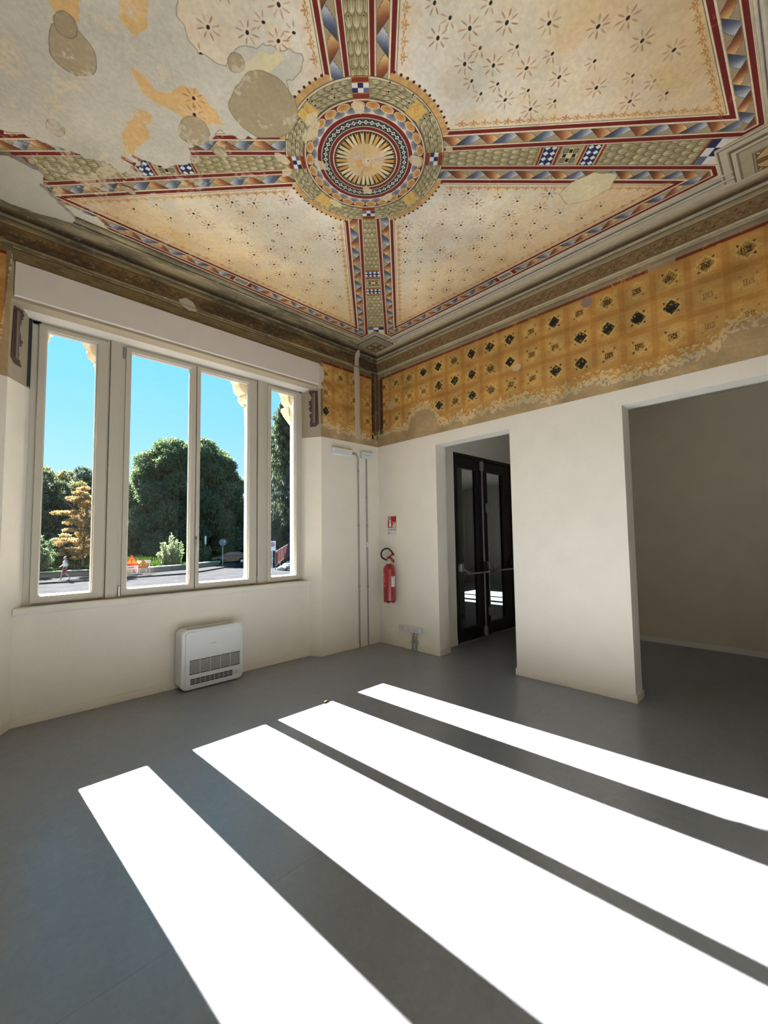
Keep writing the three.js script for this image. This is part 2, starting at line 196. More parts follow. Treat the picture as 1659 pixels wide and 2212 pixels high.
    const g = x.createLinearGradient(0, 0.5, 0, 1.86); g.addColorStop(0, rgbS([216, 209, 195])); g.addColorStop(0.45, rgbS([213, 202, 178])); g.addColorStop(1, rgbS([207, 179, 134])); x.fillStyle = g; x.fillRect(-2, 0, 4, 2);
    for (let q = 0; q < 170; q++) { const u = rr(-1.6, 1.6), v = rr(0.3, 1.86); x.fillStyle = rgbS([[206, 166, 106], [196, 190, 180], [198, 176, 160]][Math.floor(rnd() * 3)], rr(0.05, 0.15)); x.beginPath(); x.ellipse(u, v, rr(0.05, 0.25), rr(0.03, 0.12), rr(0, 3), 0, 7); x.fill(); }
    for (const s of [-1, 1]) for (let q = 0; q < 30; q++) { const d = 0.5 + q * 0.06; x.fillStyle = rgbS([206, 150, 80], 0.05); x.beginPath(); x.ellipse(s * (d * 0.78 - 0.16), d * 0.78 + 0.14, 0.11, 0.09, 0, 0, 7); x.fill(); }
    x.restore();
    // fleurons along the three sides of the field
    const fcol = () => rgbS(jit([168, 112, 50], 12), rr(0.55, 0.9));
    for (let u = -1.44; u <= 1.45; u += 0.074) fleur2(u, 1.838, Math.PI);
    function fleur2(u, v, rot) { x.save(); x.translate(u, v); x.rotate(rot); fleur(x, 0, 0, 0.040, fcol()); x.restore(); }
    for (const s of [-1, 1]) for (let d = 0.5; d < 2.36; d += 0.074) { const n = 0.246 + 0.034 * (d - 0.87); if (Math.hypot(n, d) < 0.66) continue; const u = (d - n) / Math.SQRT2, v = (d + n) / Math.SQRT2; if (v > 1.78) continue; fleur2(s * u, v, s > 0 ? Math.PI / 4 : -Math.PI / 4); }
    x.restore();
  }
  // flowers
  for (const [fx, fz, kind] of all) { const u = fx - CX, v = fz - CZ, m = Math.max(Math.abs(u), Math.abs(v)), n = Math.min(Math.abs(u), Math.abs(v)), q = (m - n) / Math.SQRT2, d = (m + n) / Math.SQRT2; if (m > 1.74 || q < 0.30 + 0.034 * (d - 0.87) || Math.hypot(u, v) < 0.72) continue; flower(x, u, v, kind === 1 ? 0.056 : 0.064, kind === 1 ? (Math.abs(u) > Math.abs(v) ? 2.2 : 3.6) : rr(0, 1), kind); }
  // ribs: laurel with a lozenge-and-rosette block in the middle and checks at the end
  for (let k = 0; k < 4; k++) {
    x.save(); x.rotate(Math.PI / 4 + k * Math.PI / 2);
    const w = (d) => 2 * (0.060 + 0.026 * (d - 0.87)) * 1.0;
    x.save(); poly(x, [[0.5, -w(0.5) / 2], [2.6, -w(2.6) / 2], [2.6, w(2.6) / 2], [0.5, w(0.5) / 2]]); x.clip();
    laurel(x, 0.5, 1.24, 0.16, 0.062, 4); laurel(x, 1.68, 2.42, 0.20, 0.066, 4);
    const bw = 0.17;
    edgeBar(x, 1.228, 0.010, bw, [190, 150, 90]); edgeBar(x, 1.236, 0.016, bw, [120, 52, 30]); lozenges(x, 1.256, 1.352, bw, 2); edgeBar(x, 1.352, 0.01, bw, [200, 160, 100]); edgeBar(x, 1.36, 0.02, bw, [120, 52, 30]); edgeBar(x, 1.38, 0.145, bw, [150, 138, 110]);
    x.fillStyle = rgbS([196, 180, 136]); x.fillRect(1.395, -0.06, 0.115, 0.12); for (const [a, b] of [[0, -1], [0, 1], [-1, 0], [1, 0]]) { x.fillStyle = rgbS([36, 28, 18]); x.fillRect(1.4525 + a * 0.034 - 0.012, b * 0.036 - 0.014, 0.024, 0.028); } for (const a of [-1, 1]) for (const b of [-1, 1]) { x.fillStyle = rgbS([120, 116, 100]); x.fillRect(1.4525 + a * 0.036 - 0.016, b * 0.038 - 0.016, 0.032, 0.032); x.strokeStyle = rgbS([60, 50, 36]); x.lineWidth = 0.004; x.strokeRect(1.4525 + a * 0.036 - 0.016, b * 0.038 - 0.016, 0.032, 0.032); }
    edgeBar(x, 1.525, 0.01, bw, [200, 160, 100]); edgeBar(x, 1.535, 0.018, bw, [120, 52, 30]); lozenges(x, 1.558, 1.655, bw, 2); edgeBar(x, 1.657, 0.01, bw, [200, 160, 100]); edgeBar(x, 1.667, 0.016, bw, [120, 52, 30]);
    edgeBar(x, 2.385, 0.016, 0.24, [120, 52, 30]); checks(x, 2.4, 2.52, 0.2, 2, 3);
    x.restore();
    x.restore();
  }
  // medallion
  const ring = (r0, r1, col) => { x.beginPath(); x.arc(0, 0, r1, 0, 7); x.arc(0, 0, r0, 0, 7, true); x.fillStyle = col; x.fill('evenodd'); };
  const circ = (r, col) => { x.beginPath(); x.arc(0, 0, r, 0, 7); x.fillStyle = col; x.fill(); };
  for (let i = 0; i < 180; i++) { const a = (i / 180) * Math.PI * 2, q = Math.abs((((a / (Math.PI / 2)) % 1) + 1) % 1 - 0.5) ; if (q < 0.19 + 0.02) continue; }
  for (let k = 0; k < 4; k++) for (let i = 0; i < 26; i++) { const a = k * Math.PI / 2 + (i / 25 - 0.5) * (Math.PI / 2 - 0.68); x.fillStyle = rgbS(jit([186, 146, 92], 10)); x.beginPath(); x.moveTo(Math.cos(a - 0.03) * 0.55, Math.sin(a - 0.03) * 0.55); x.lineTo(Math.cos(a - 0.03) * 0.595, Math.sin(a - 0.03) * 0.595); x.lineTo(Math.cos(a) * 0.605, Math.sin(a) * 0.605); x.lineTo(Math.cos(a + 0.03) * 0.595, Math.sin(a + 0.03) * 0.595); x.lineTo(Math.cos(a + 0.03) * 0.55, Math.sin(a + 0.03) * 0.55); x.fill(); if (i % 2) { x.fillStyle = rgbS([70, 34, 14]); x.beginPath(); x.arc(Math.cos(a) * 0.606, Math.sin(a) * 0.606, 0.009, 0, 7); x.fill(); } }
  circ(0.56, rgbS([70, 58, 38])); circ(0.556, rgbS([196, 184, 152]));
  // laurel wreath
  circ(0.541, rgbS([86, 78, 50]));
  for (let q = 0; q < 8; q++) for (let i = 7; i >= 0; i--) for (let k = 0; k < 4; k++) {
    const dir = q % 2 ? 1 : -1, a0 = (q + (q % 2 ? 0 : 1)) * Math.PI / 4, a = a0 + dir * ((i + (k % 2) * 0.5) / 8) * (Math.PI / 4), r = 0.436 + (k + 0.5) * 0.0262, len = 0.1, hw = 0.0135;
    x.save(); x.rotate(a); x.translate(r, 0); x.rotate(dir * Math.PI / 2 + rr(-0.08, 0.08)); const g = x.createLinearGradient(0, 0, len, 0); g.addColorStop(0, rgbS(jit(OLIVE.map((v) => v * 0.82)))); g.addColorStop(0.75, rgbS(jit(OLIVE_L, 14))); g.addColorStop(1, rgbS(jit(OLIVE))); x.fillStyle = g; x.strokeStyle = rgbS(OLIVE_D, 0.65); x.lineWidth = 0.003; x.beginPath(); x.moveTo(0, -hw); x.bezierCurveTo(len * 0.5, -hw * 1.25, len * 0.92, -hw, len, 0); x.bezierCurveTo(len * 0.92, hw, len * 0.5, hw * 1.25, 0, hw); x.closePath(); x.fill(); x.stroke(); x.beginPath(); x.moveTo(len * 0.3, 0); x.lineTo(len * 0.85, 0); x.strokeStyle = rgbS(OLIVE_D, 0.4); x.stroke(); if (i % 3 === 1 && k % 2) { x.fillStyle = rgbS([24, 16, 8]); x.beginPath(); x.arc(len * 0.98, 0.012, 0.0075, 0, 7); x.fill(); x.strokeStyle = rgbS([196, 186, 140]); x.stroke(); } x.restore();
  }
  for (let k = 0; k < 4; k++) { x.save(); x.rotate(Math.PI / 4 + k * Math.PI / 2); edgeBar(x, 0.424, 0.132, 0.105, [168, 120, 60]); edgeBar(x, 0.43, 0.028, 0.1, [120, 46, 28]); checks(x, 0.464, 0.518, 0.1, 2, 3); edgeBar(x, 0.524, 0.026, 0.1, [120, 46, 28]); x.restore(); x.save(); x.rotate(k * Math.PI / 2); poly(x, ragged([[0.435, -0.055], [0.535, -0.06], [0.535, 0.055], [0.435, 0.05]], 0.012, 90 + k), rgbS([200, 164, 92])); for (let q = 0; q < 9; q++) { x.strokeStyle = rgbS([160, 106, 40], 0.5); x.lineWidth = 0.004; x.beginPath(); x.arc(0.455 + q * 0.008, rr(-0.04, 0.04), 0.014, 0, 3); x.stroke(); } x.restore(); }
  circ(0.43, rgbS([104, 92, 62])); circ(0.427, rgbS([200, 190, 160])); circ(0.418, rgbS([92, 26, 22]));
  circ(0.378, rgbS([204, 196, 172]));
  for (let i = 0; i < 26; i++) { const a = (i / 26) * Math.PI * 2; for (const [off, r, cA, cB, rx] of [[0.5, 0.362, [92, 94, 104], [156, 158, 162], 0.044], [0, 0.392, [168, 114, 58], [202, 160, 98], 0.042]]) { x.save(); x.rotate(a + (off * Math.PI * 2) / 26); x.translate(r, 0); const g = x.createRadialGradient(0.016, 0, 0.004, 0.008, 0, 0.05); g.addColorStop(0, rgbS(cA)); g.addColorStop(1, rgbS(jit(cB))); x.fillStyle = g; x.strokeStyle = rgbS([214, 196, 160], 0.9); x.lineWidth = 0.004; x.beginPath(); x.ellipse(0, 0, 0.022, rx, 0, 0, 7); x.fill(); x.stroke(); x.restore(); } }
  circ(0.343, rgbS([206, 198, 176])); circ(0.338, rgbS([112, 28, 26])); circ(0.312, rgbS([196, 188, 168])); circ(0.306, rgbS([44, 44, 40]));
  for (let i = 0; i < 44; i++) { x.save(); x.rotate((i / 44) * Math.PI * 2); x.translate(0.281, 0); poly(x, [[-0.017, 0], [0, -0.015], [0.017, 0], [0, 0.015]], rgbS([206, 204, 196])); poly(x, [[-0.007, 0], [0, -0.006], [0.007, 0], [0, 0.006]], rgbS([44, 44, 40])); x.rotate(0); x.fillStyle = rgbS([206, 204, 196]); x.fillRect(-0.003, 0.014, 0.006, 0.012); x.fillStyle = rgbS([120, 118, 110]); x.beginPath(); x.arc(-0.018, 0.02, 0.004, 0, 7); x.arc(0.018, 0.02, 0.004, 0, 7); x.fill(); x.restore(); }
  circ(0.257, rgbS([200, 192, 172])); circ(0.252, rgbS([112, 30, 26])); circ(0.230, rgbS([200, 190, 162])); circ(0.221, rgbS([40, 30, 18])); circ(0.217, rgbS([62, 42, 18]));
  for (let i = 0; i < 34; i++) { const a = (i / 34) * Math.PI * 2; x.save(); x.rotate(a); poly(x, [[0.1, -0.011], [0.217, -0.011], [0.2, 0], [0.217, 0.011], [0.1, 0.011]], rgbS(jit(rnd() < 0.68 ? [212, 196, 154] : [194, 146, 74], 14))); x.restore(); }
  circ(0.132, rgbS([206, 178, 130])); blob(x, 0.02, -0.03, 0.07, 0.05, rgbS([210, 158, 92], 0.8), 4);
  { // a pale bird with spread wings, much worn
    x.save(); x.transform(0.316 / 575, 0.299 / 575, 0.286 / 505, -0.32 / 505, 0, 0);
    const feather = (ax, ay, bx, by, w, n, c) => { for (let q = 0; q < n; q++) { const t = q / (n - 1), L = 1 - 0.35 * t, dx = (bx - ax) * L, dy = (by - ay) * L, nx = -dy, ny = dx, k = (t - 0.3) * w; x.fillStyle = rgbS(jit(c, 14), 0.85); x.beginPath(); x.moveTo(ax, ay); x.quadraticCurveTo(ax + dx * 0.5 + nx * (k + 0.12), ay + dy * 0.5 + ny * (k + 0.12), ax + dx + nx * k, ay + dy + ny * k); x.quadraticCurveTo(ax + dx * 0.5 + nx * (k - 0.1), ay + dy * 0.5 + ny * (k - 0.1), ax, ay); x.fill(); } };
    feather(30, 0, 245, -60, 0.5, 6, [196, 172, 150]); feather(-10, -10, -150, -70, 0.6, 6, [190, 172, 150]); feather(-10, 40, -70, 190, 0.4, 5, [192, 168, 142]);
    x.fillStyle = rgbS([206, 186, 160]); x.beginPath(); x.ellipse(10, 20, 46, 30, 0.8, 0, 7); x.fill(); x.fillStyle = rgbS([214, 200, 178]); x.beginPath(); x.arc(22, -6, 22, 0, 7); x.fill(); x.fillStyle = rgbS([140, 110, 86]); x.beginPath(); x.arc(28, -2, 9, 0, 7); x.fill(); feather(40, 40, 70, 95, 0.6, 3, [186, 160, 134]); x.restore();
  }
  // losses: the paint is gone over the corner by the window, grey and beige repair plaster shows
  world();
  const GREY = [194, 189, 174];
  const keep = (p, col) => { x.save(); poly(x, ragged(p, 0.03, 31)); x.clip(); x.fillStyle = col; x.fillRect(-6, -1, 8, 7); x.restore(); };
  const main = [[-4.5, 1.84], [-4.5, 3.2], [-4.0, 2.95], [-3.67, 2.49], [-3.60, 2.31], [-3.54, 2.25], [-3.45, 2.22], [-3.34, 2.27], [-3.32, 2.33], [-3.32, 2.40], [-3.22, 2.52], [-3.14, 2.58], [-3.04, 2.63], [-3.01, 2.52], [-3.02, 2.44], [-2.93, 2.33], [-2.9, 2.09], [-3.07, 1.92], [-3.20, 1.86], [-3.24, 1.75], [-3.30, 1.60], [-3.27, 1.51], [-3.22, 1.52], [-3.36, 1.33], [-3.48, 1.27], [-3.53, 1.14], [-3.58, 1.07], [-3.71, 1.06], [-3.84, 1.04], [-3.97, 0.97], [-4.10, 0.96], [-4.5, 0.76]];
  const low = [[-4.5, 0.62], [-4.17, 0.68], [-4.10, 0.72], [-3.99, 0.65], [-3.97, 0.49], [-3.92, 0.42], [-3.77, 0.32], [-3.76, 0.2], [-4.5, 0.2]], lowb = [[-3.90, 0.40], [-3.80, 0.44], [-3.64, 0.44], [-3.49, 0.36], [-3.6, 0.3], [-3.9, 0.3]];
  const strip = [[-3.70, 1.89], [-3.65, 1.90], [-3.55, 1.88], [-3.48, 1.98], [-3.38, 2.05], [-3.28, 1.98], [-3.19, 1.93], [-3.29, 1.84], [-3.39, 1.80], [-3.47, 1.81], [-3.57, 1.78], [-3.65, 1.81]], isl1 = [[-4.1, 2.1], [-4.00, 2.16], [-3.96, 1.95], [-4.02, 1.84], [-4.08, 1.93]], isl2 = [[-3.86, 2.32], [-3.76, 2.36], [-3.70, 2.15], [-3.73, 2.08], [-3.81, 2.12]], isl3 = [[-3.64, 1.65], [-3.56, 1.68], [-3.52, 1.52], [-3.55, 1.30], [-3.60, 1.17], [-3.64, 1.43]];
  const snap = c.getContext('2d').getImageData(0, 0, N, N);
  for (const [p, s] of [[main, 5], [low, 6], [lowb, 8]]) poly(x, ragged(p, 0.035, s), rgbS(GREY), rgbS([110, 104, 92], 0.5), 0.006);
  for (const p of [strip, isl1, isl2, isl3]) keep(p, rgbS([208, 172, 116]));
  for (const [fx, fz] of [[-3.35, 1.87], [-3.39, 1.97]]) flower(x, fx, fz, 0.07, 0.3, 0);
  x.save(); poly(x, ragged([[-3.60, 1.30], [-3.5, 1.3], [-3.52, 1.18], [-3.62, 1.16]], 0.03, 77)); x.clip(); x.fillStyle = rgbS(RED); x.fillRect(-3.7, 1.2, 0.3, 0.03); x.fillStyle = rgbS(ORANGE); x.fillRect(-3.56, 1.26, 0.09, 0.03); x.restore();
  keep([[-3.27, 2.34], [-3.21, 2.46], [-3.14, 2.55], [-3.10, 2.53], [-3.14, 2.40], [-3.22, 2.30]], rgbS([214, 202, 160]));
  const LAC = [168, 152, 122];
  for (const [a, b, r0, r1, q] of [[-3.05, 2.21, 0.19, 0.22, 1], [-3.96, 1.76, 0.11, 0.14, 2], [-4.01, 1.89, 0.05, 0.07, 3], [-3.97, 1.16, 0.05, 0.065, 4], [-3.29, 2.33, 0.045, 0.055, 5], [-3.31, 1.75, 0.09, 0.11, 6], [-3.12, 1.72, 0.05, 0.035, 7], [-2.41, 1.19, 0.017, 0.014, 9], [-2.45, 1.79, 0.02, 0.02, 10], [-4.06, 0.74, 0.02, 0.03, 11], [-3.5, 0.93, 0.05, 0.03, 12]]) blob(x, a, b, r0, r1, rgbS(jit(LAC, 8)), q, 0.16, rgbS([104, 90, 66], 0.55));
  blob(x, -1.41, 4.0, 0.09, 0.06, rgbS([206, 180, 130], 0.7), 20, 0.3);
  poly(x, ragged([[-1.03, 3.20], [-1.07, 3.32], [-1.04, 3.48], [-0.88, 3.59], [-0.80, 3.51], [-0.79, 3.34], [-0.87, 3.20]], 0.012, 12), rgbS([206, 194, 156]), rgbS([110, 92, 60], 0.5), 0.005);
  for (const [a, b, r0, r1, q] of [[-2.78, 1.98, 0.06, 0.03, 41], [-2.7, 1.9, 0.03, 0.05, 42], [-2.62, 2.62, 0.05, 0.03, 43], [-1.98, 2.84, 0.03, 0.02, 44], [-2.0, 2.25, 0.03, 0.045, 45], [-2.74, 2.28, 0.035, 0.09, 46], [-2.80, 2.36, 0.03, 0.06, 47], [-2.08, 2.62, 0.05, 0.04, 48], [-2.26, 1.92, 0.05, 0.03, 49], [-2.55, 2.12, 0.05, 0.03, 50], [-2.16, 2.19, 0.04, 0.03, 52]]) blob(x, a, b, r0, r1, rgbS([204, 190, 156], 0.85), q, 0.4);
  // wear: flaking and staining, pixel by pixel; more of it towards the lost corner
  const im = x.getImageData(0, 0, N, N), D = im.data;
  for (let j = 0; j < N; j++) for (let i = 0; i < N; i++) {
    const wx = CX - CR + (i / N) * 2 * CR, wz = CZ - CR + (j / N) * 2 * CR, o = (j * N + i) * 4;
    const near = Math.max(0, Math.min(1, (-wx - 2.1) / 1.4)) * Math.max(0, Math.min(1, (2.9 - wz) / 0.8)), n1 = fbm(wx * 9, wz * 9, 51, 4), n2 = fbm(wx * 55, wz * 55, 61, 2), n3 = fbm(wx * 2.2, wz * 2.2, 71, 3);
    let a = Math.max(0, Math.min(1, ((n1 * 0.65 + n2 * 0.35) - (0.70 - 0.17 * near)) * 7)) * (0.35 + 0.4 * near);
    const t = near > 0.4 && n3 > 0.45 ? [194, 188, 172] : [210, 196, 166], k = 0.90 + 0.16 * (n3 - 0.5) * 1.6 + 0.10 * (n2 - 0.5) + 0.08;
    for (let q = 0; q < 3; q++) D[o + q] = Math.max(0, Math.min(255, (D[o + q] * (1 - a) + t[q] * a) * k));
  }
  x.putImageData(im, 0, 0);
  return c;
}
// ochre wall painting: rows of framed lozenges; draws into a canvas whose x runs along the wall (m0 = metre at the left edge)
function goldCanvas(pw, ph, m0, m1, y0, y1, o) {
  const [c, x] = canvas(pw, ph), S = pw / (m1 - m0), SY = ph / (y1 - y0), X = (m) => (m - m0) * S, Y = (y) => (y1 - y) * SY, full = (a) => { x.fillStyle = a; x.fillRect(0, 0, pw, ph); };
  full(rgbS([196, 150, 80]));
  for (let i = 0; i < 700; i++) { x.fillStyle = rgbS(rnd() < 0.5 ? [208, 168, 98] : [176, 122, 56], rr(0.05, 0.2)); const m = rr(m0, m1), y = rr(y0, y1); x.beginPath(); x.ellipse(X(m), Y(y), S * rr(0.03, 0.2), SY * rr(0.02, 0.08), rr(-0.3, 0.3), 0, 7); x.fill(); }
  for (const m of o.cols) for (const y of [3.72, 3.462, 3.203]) { // faint fret between the lozenges
    x.strokeStyle = rgbS([164, 106, 38], 0.15); x.lineWidth = S * 0.05; x.strokeRect(X(m) - S * 0.128, Y(y) - SY * 0.13, S * 0.256, SY * 0.26);
    x.fillStyle = rgbS([208, 168, 94], 0.22); x.fillRect(X(m) - S * 0.095, Y(y) - SY * 0.1, S * 0.19, SY * 0.2);
    x.strokeStyle = rgbS([200, 158, 84], 0.3); x.lineWidth = S * 0.008; for (const [a, b] of [[-0.128, -0.13], [0.128, 0.13]]) { x.beginPath(); x.arc(X(m + a), Y(y + b), S * 0.03, 0, 7); x.stroke(); }
  }
  for (let i = 0; i < 500; i++) { x.fillStyle = rgbS(rnd() < 0.6 ? [160, 104, 38] : [208, 170, 98], rr(0.05, 0.16)); x.beginPath(); x.ellipse(X(rr(m0, m1)), Y(rr(y0, y1)), S * rr(0.01, 0.07), SY * rr(0.008, 0.04), rr(-0.5, 0.5), 0, 7); x.fill(); }
  for (const m of o.cols) for (const y of [3.72, 3.462, 3.203]) {
    const st = o.state(m, y); if (st < 0) continue; const cx = X(m), cy = Y(y), q = S * 0.078, fade = st === 3 ? 0.35 : 1;
    for (const r of [0, Math.PI / 4]) { x.save(); x.translate(cx, cy); x.rotate(r); x.strokeStyle = rgbS([214, 184, 112], 0.6 * fade); x.lineWidth = S * 0.013; x.strokeRect(-q * 0.74, -q * 0.74, q * 1.48, q * 1.48); x.restore(); }
    for (let a = 0; a < 4; a++) { const an = Math.PI / 4 + a * Math.PI / 2; x.save(); x.translate(cx + Math.cos(an) * q * 0.94, cy + Math.sin(an) * q * 0.94); x.rotate(an); poly(x, [[-S * 0.011, -S * 0.014], [S * 0.014, 0], [-S * 0.011, S * 0.014]], rgbS([74, 40, 14], rnd() < 0.75 ? 0.85 * fade : 0.1)); x.restore(); }
    const d = S * 0.06; poly(x, ragged([[0, -1], [1, 0], [0, 1], [-1, 0]].map(([p, q]) => [m + p * 0.063, y + q * 0.063]), 0.009, 5).map(([p, q]) => [X(p), Y(q)]), st === 0 ? rgbS(jit([46, 46, 26], 6)) : st === 1 ? rgbS([110, 96, 44], 0.55) : rgbS([212, 176, 100], 0.5));
    x.save(); x.translate(cx, cy); x.rotate(rr(-0.06, 0.06)); x.scale(0.72, 1.15); x.font = `bold ${Math.round(S * 0.055)}px serif`; x.textAlign = 'center'; x.textBaseline = 'middle'; x.fillStyle = st === 0 ? rgbS([18, 16, 10], 0.95) : rgbS([40, 22, 12], st === 3 ? 0.3 : 0.85); x.fillText('IHS', 0, S * 0.004); x.strokeStyle = x.fillStyle; x.lineWidth = S * 0.004; x.strokeText('IHS', 0, S * 0.004); x.beginPath(); x.moveTo(-S * 0.03, S * 0.02); x.quadraticCurveTo(-S * 0.05, S * 0.04, -S * 0.01, S * 0.03); x.stroke(); x.restore();
    for (let n = 0; n < (st === 0 ? 12 : 22); n++) { x.fillStyle = rgbS([198, 154, 86], 0.85); x.beginPath(); x.ellipse(cx + rr(-d, d), cy + rr(-d, d), S * rr(0.003, 0.012), S * rr(0.002, 0.009), rr(0, 3), 0, 7); x.fill(); }
  }
  o.draw?.(x, X, Y, S, SY);
  // lost lower edge: bare plaster with a flaking white rim
  const im = x.getImageData(0, 0, pw, ph), D = im.data, edge = o.edge;
  for (let j = 0; j < ph; j++) for (let i = 0; i < pw; i++) {
    const m = m0 + (i / pw) * (m1 - m0), y = y1 - (j / ph) * (y1 - y0), k = (j * pw + i) * 4; let e = edge[0][1];
    for (let n = 0; n + 1 < edge.length; n++) if (m >= edge[n][0]) { const t = Math.min(1, (m - edge[n][0]) / (edge[n + 1][0] - edge[n][0])); e = edge[n][1] + (edge[n + 1][1] - edge[n][1]) * t; }
    const n1 = fbm(m * 16, y * 16, 81, 4), n2 = fbm(m * 60, y * 60, 83, 2), n3 = fbm(m * 5, y * 7, 87, 3), h = y - e + (n1 - 0.5) * 0.13;
    let col = null, a = 0;
    if (h < 0) { col = [176 + 16 * (n2 - 0.5), 152 + 14 * (n2 - 0.5), 112]; a = 1; if (h > -0.05 && n2 > 0.42) { col = [208, 192, 156]; a = 0.85; } }
    else if (h < 0.10 && n2 + n1 > 1.12 - 0.1 * (1 - h / 0.1)) { col = [216, 198, 152]; a = 0.85; }
    else if (n1 * 0.5 + n2 * 0.5 > 0.66) { col = [204, 164, 90]; a = 0.5; }
    const g = 0.86 + 0.28 * (n3 - 0.5) + 0.10;
    for (let q = 0; q < 3; q++) D[k + q] = Math.max(0, Math.min(255, (col ? D[k + q] * (1 - a) + col[q] * a : D[k + q]) * g));
  }
  x.putImageData(im, 0, 0);
  return c;
}
// cornice: profile [inset from the wall, height, paint below-to-above, with the shading of the mouldings put into the colours]
const CORN = [[0, 3.948, [150, 138, 112]], [0.012, 3.955, [192, 180, 150]], [0.012, 3.966, [200, 188, 158]], [0.004, 3.972, [70, 54, 32]], [0.004, 4.098, [92, 66, 34]], [0.016, 4.110, [176, 162, 130]], [0.016, 4.138, [150, 138, 112]], [0.020, 4.142, [66, 54, 38]], [0.026, 4.150, [176, 164, 138]], [0.032, 4.166, [170, 158, 132]], [0.036, 4.170, [70, 56, 38]], [0.044, 4.186, [84, 68, 46]], [0.066, 4.192, [128, 112, 82]], [0.090, 4.194, [168, 154, 128]], [0.150, 4.196, [190, 179, 156]], [0.212, 4.197, [186, 174, 150]], [0.217, 4.186, [92, 80, 64]], [0.221, 4.185, [150, 140, 122]], [0.240, 4.185, [208, 202, 186]], [0.246, 4.186, [176, 166, 148]], [0.250, 4.192, [86, 76, 62]], [0.262, 4.192, [158, 150, 134]], [0.284, 4.190, [204, 198, 182]], [0.292, 4.189, [176, 168, 152]], [0.296, 4.184, [112, 102, 86]], [0.302, 4.182, [186, 178, 162]], [0.314, 4.182, [200, 192, 174]], [0.319, 4.2, [206, 192, 160]]];
const CLEN = CORN.map((p, i) => (i ? Math.hypot(p[0] - CORN[i - 1][0], p[1] - CORN[i - 1][1]) : 0)).reduce((a, d) => (a.push((a.at(-1) ?? 0) + d), a), []);
function corniceCanvas(dirt, s) {  // first argument sets how dark, brown and mottled the colours turn
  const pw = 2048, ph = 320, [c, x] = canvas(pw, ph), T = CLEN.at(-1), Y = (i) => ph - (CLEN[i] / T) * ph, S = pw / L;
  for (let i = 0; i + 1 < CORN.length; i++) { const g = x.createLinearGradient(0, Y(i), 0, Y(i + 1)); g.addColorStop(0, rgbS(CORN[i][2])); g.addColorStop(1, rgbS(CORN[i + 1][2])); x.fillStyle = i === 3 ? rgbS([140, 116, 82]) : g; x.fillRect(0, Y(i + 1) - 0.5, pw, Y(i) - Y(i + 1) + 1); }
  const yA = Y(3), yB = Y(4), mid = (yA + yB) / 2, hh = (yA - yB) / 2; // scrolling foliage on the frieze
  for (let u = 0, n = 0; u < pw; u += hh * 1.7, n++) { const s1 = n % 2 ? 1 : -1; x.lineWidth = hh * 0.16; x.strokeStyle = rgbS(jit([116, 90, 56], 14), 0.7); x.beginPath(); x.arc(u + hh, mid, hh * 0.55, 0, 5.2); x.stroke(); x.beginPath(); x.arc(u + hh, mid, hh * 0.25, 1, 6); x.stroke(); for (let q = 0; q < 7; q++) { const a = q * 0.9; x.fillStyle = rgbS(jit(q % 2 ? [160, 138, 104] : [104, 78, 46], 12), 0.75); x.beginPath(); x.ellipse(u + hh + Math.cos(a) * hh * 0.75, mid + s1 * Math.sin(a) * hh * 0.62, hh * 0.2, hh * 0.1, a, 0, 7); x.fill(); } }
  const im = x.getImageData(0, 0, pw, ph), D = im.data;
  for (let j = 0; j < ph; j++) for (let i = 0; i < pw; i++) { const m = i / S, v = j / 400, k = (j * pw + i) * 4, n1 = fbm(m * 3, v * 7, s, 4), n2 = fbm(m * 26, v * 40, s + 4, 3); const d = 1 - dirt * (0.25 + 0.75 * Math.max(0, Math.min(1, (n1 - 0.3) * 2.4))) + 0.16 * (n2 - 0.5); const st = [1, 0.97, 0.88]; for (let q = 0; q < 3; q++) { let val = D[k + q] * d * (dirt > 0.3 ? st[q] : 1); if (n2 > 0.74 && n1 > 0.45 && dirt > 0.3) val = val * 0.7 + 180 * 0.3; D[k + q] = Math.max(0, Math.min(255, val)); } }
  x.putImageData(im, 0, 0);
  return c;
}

// ---------------------------------------------------------------- room shell
const floorTex = dataTex(1024, (u, v) => { const a = tn(u, v, 5, 91, 3), b = tn(u, v, 30, 95, 3), g = tn(u, v, 120, 97, 2); const k = 0.87 + 0.05 * (a - 0.5) + 0.07 * (b - 0.5) + 0.10 * (g - 0.5); return [k, k, k]; });
const floorRough = dataTex(256, (u, v) => { const k = 0.90 + 0.1 * (tn(u, v, 40, 7, 3) - 0.5); return [k, k, k]; }, false);
M.floor = phys([0.285, 0.31, 0.345], 0.35, { ior: 1.7, map: rep(floorTex, 0.55), roughnessMap: rep(floorRough, 0.7), bumpMap: rep(grain, 2.4), bumpScale: 0.00025 });
M.screed = std([0.2, 0.2, 0.2], 0.9);
{
  const f = structure('floor');
  part(f, 'floor_slab', [box(-4.9, 2.8, -0.3, -0.004, -0.5, 6.4), box(2.0, 7.7, -0.3, -0.004, -3.9, 0.9)], M.screed);
  part(f, 'floor_sheet', box(-4.68, 2.6, -0.004, 0, 2.7458, 6.3), M.floor);
  part(f, 'floor_sheet', box(-4.68, 2.6, -0.004, 0, -0.3, 2.7448), M.floor);
  part(f, 'floor_sheet', box(2.2, 7.5, -0.0045, -0.0005, -3.7, 0.8), M.floor);
}
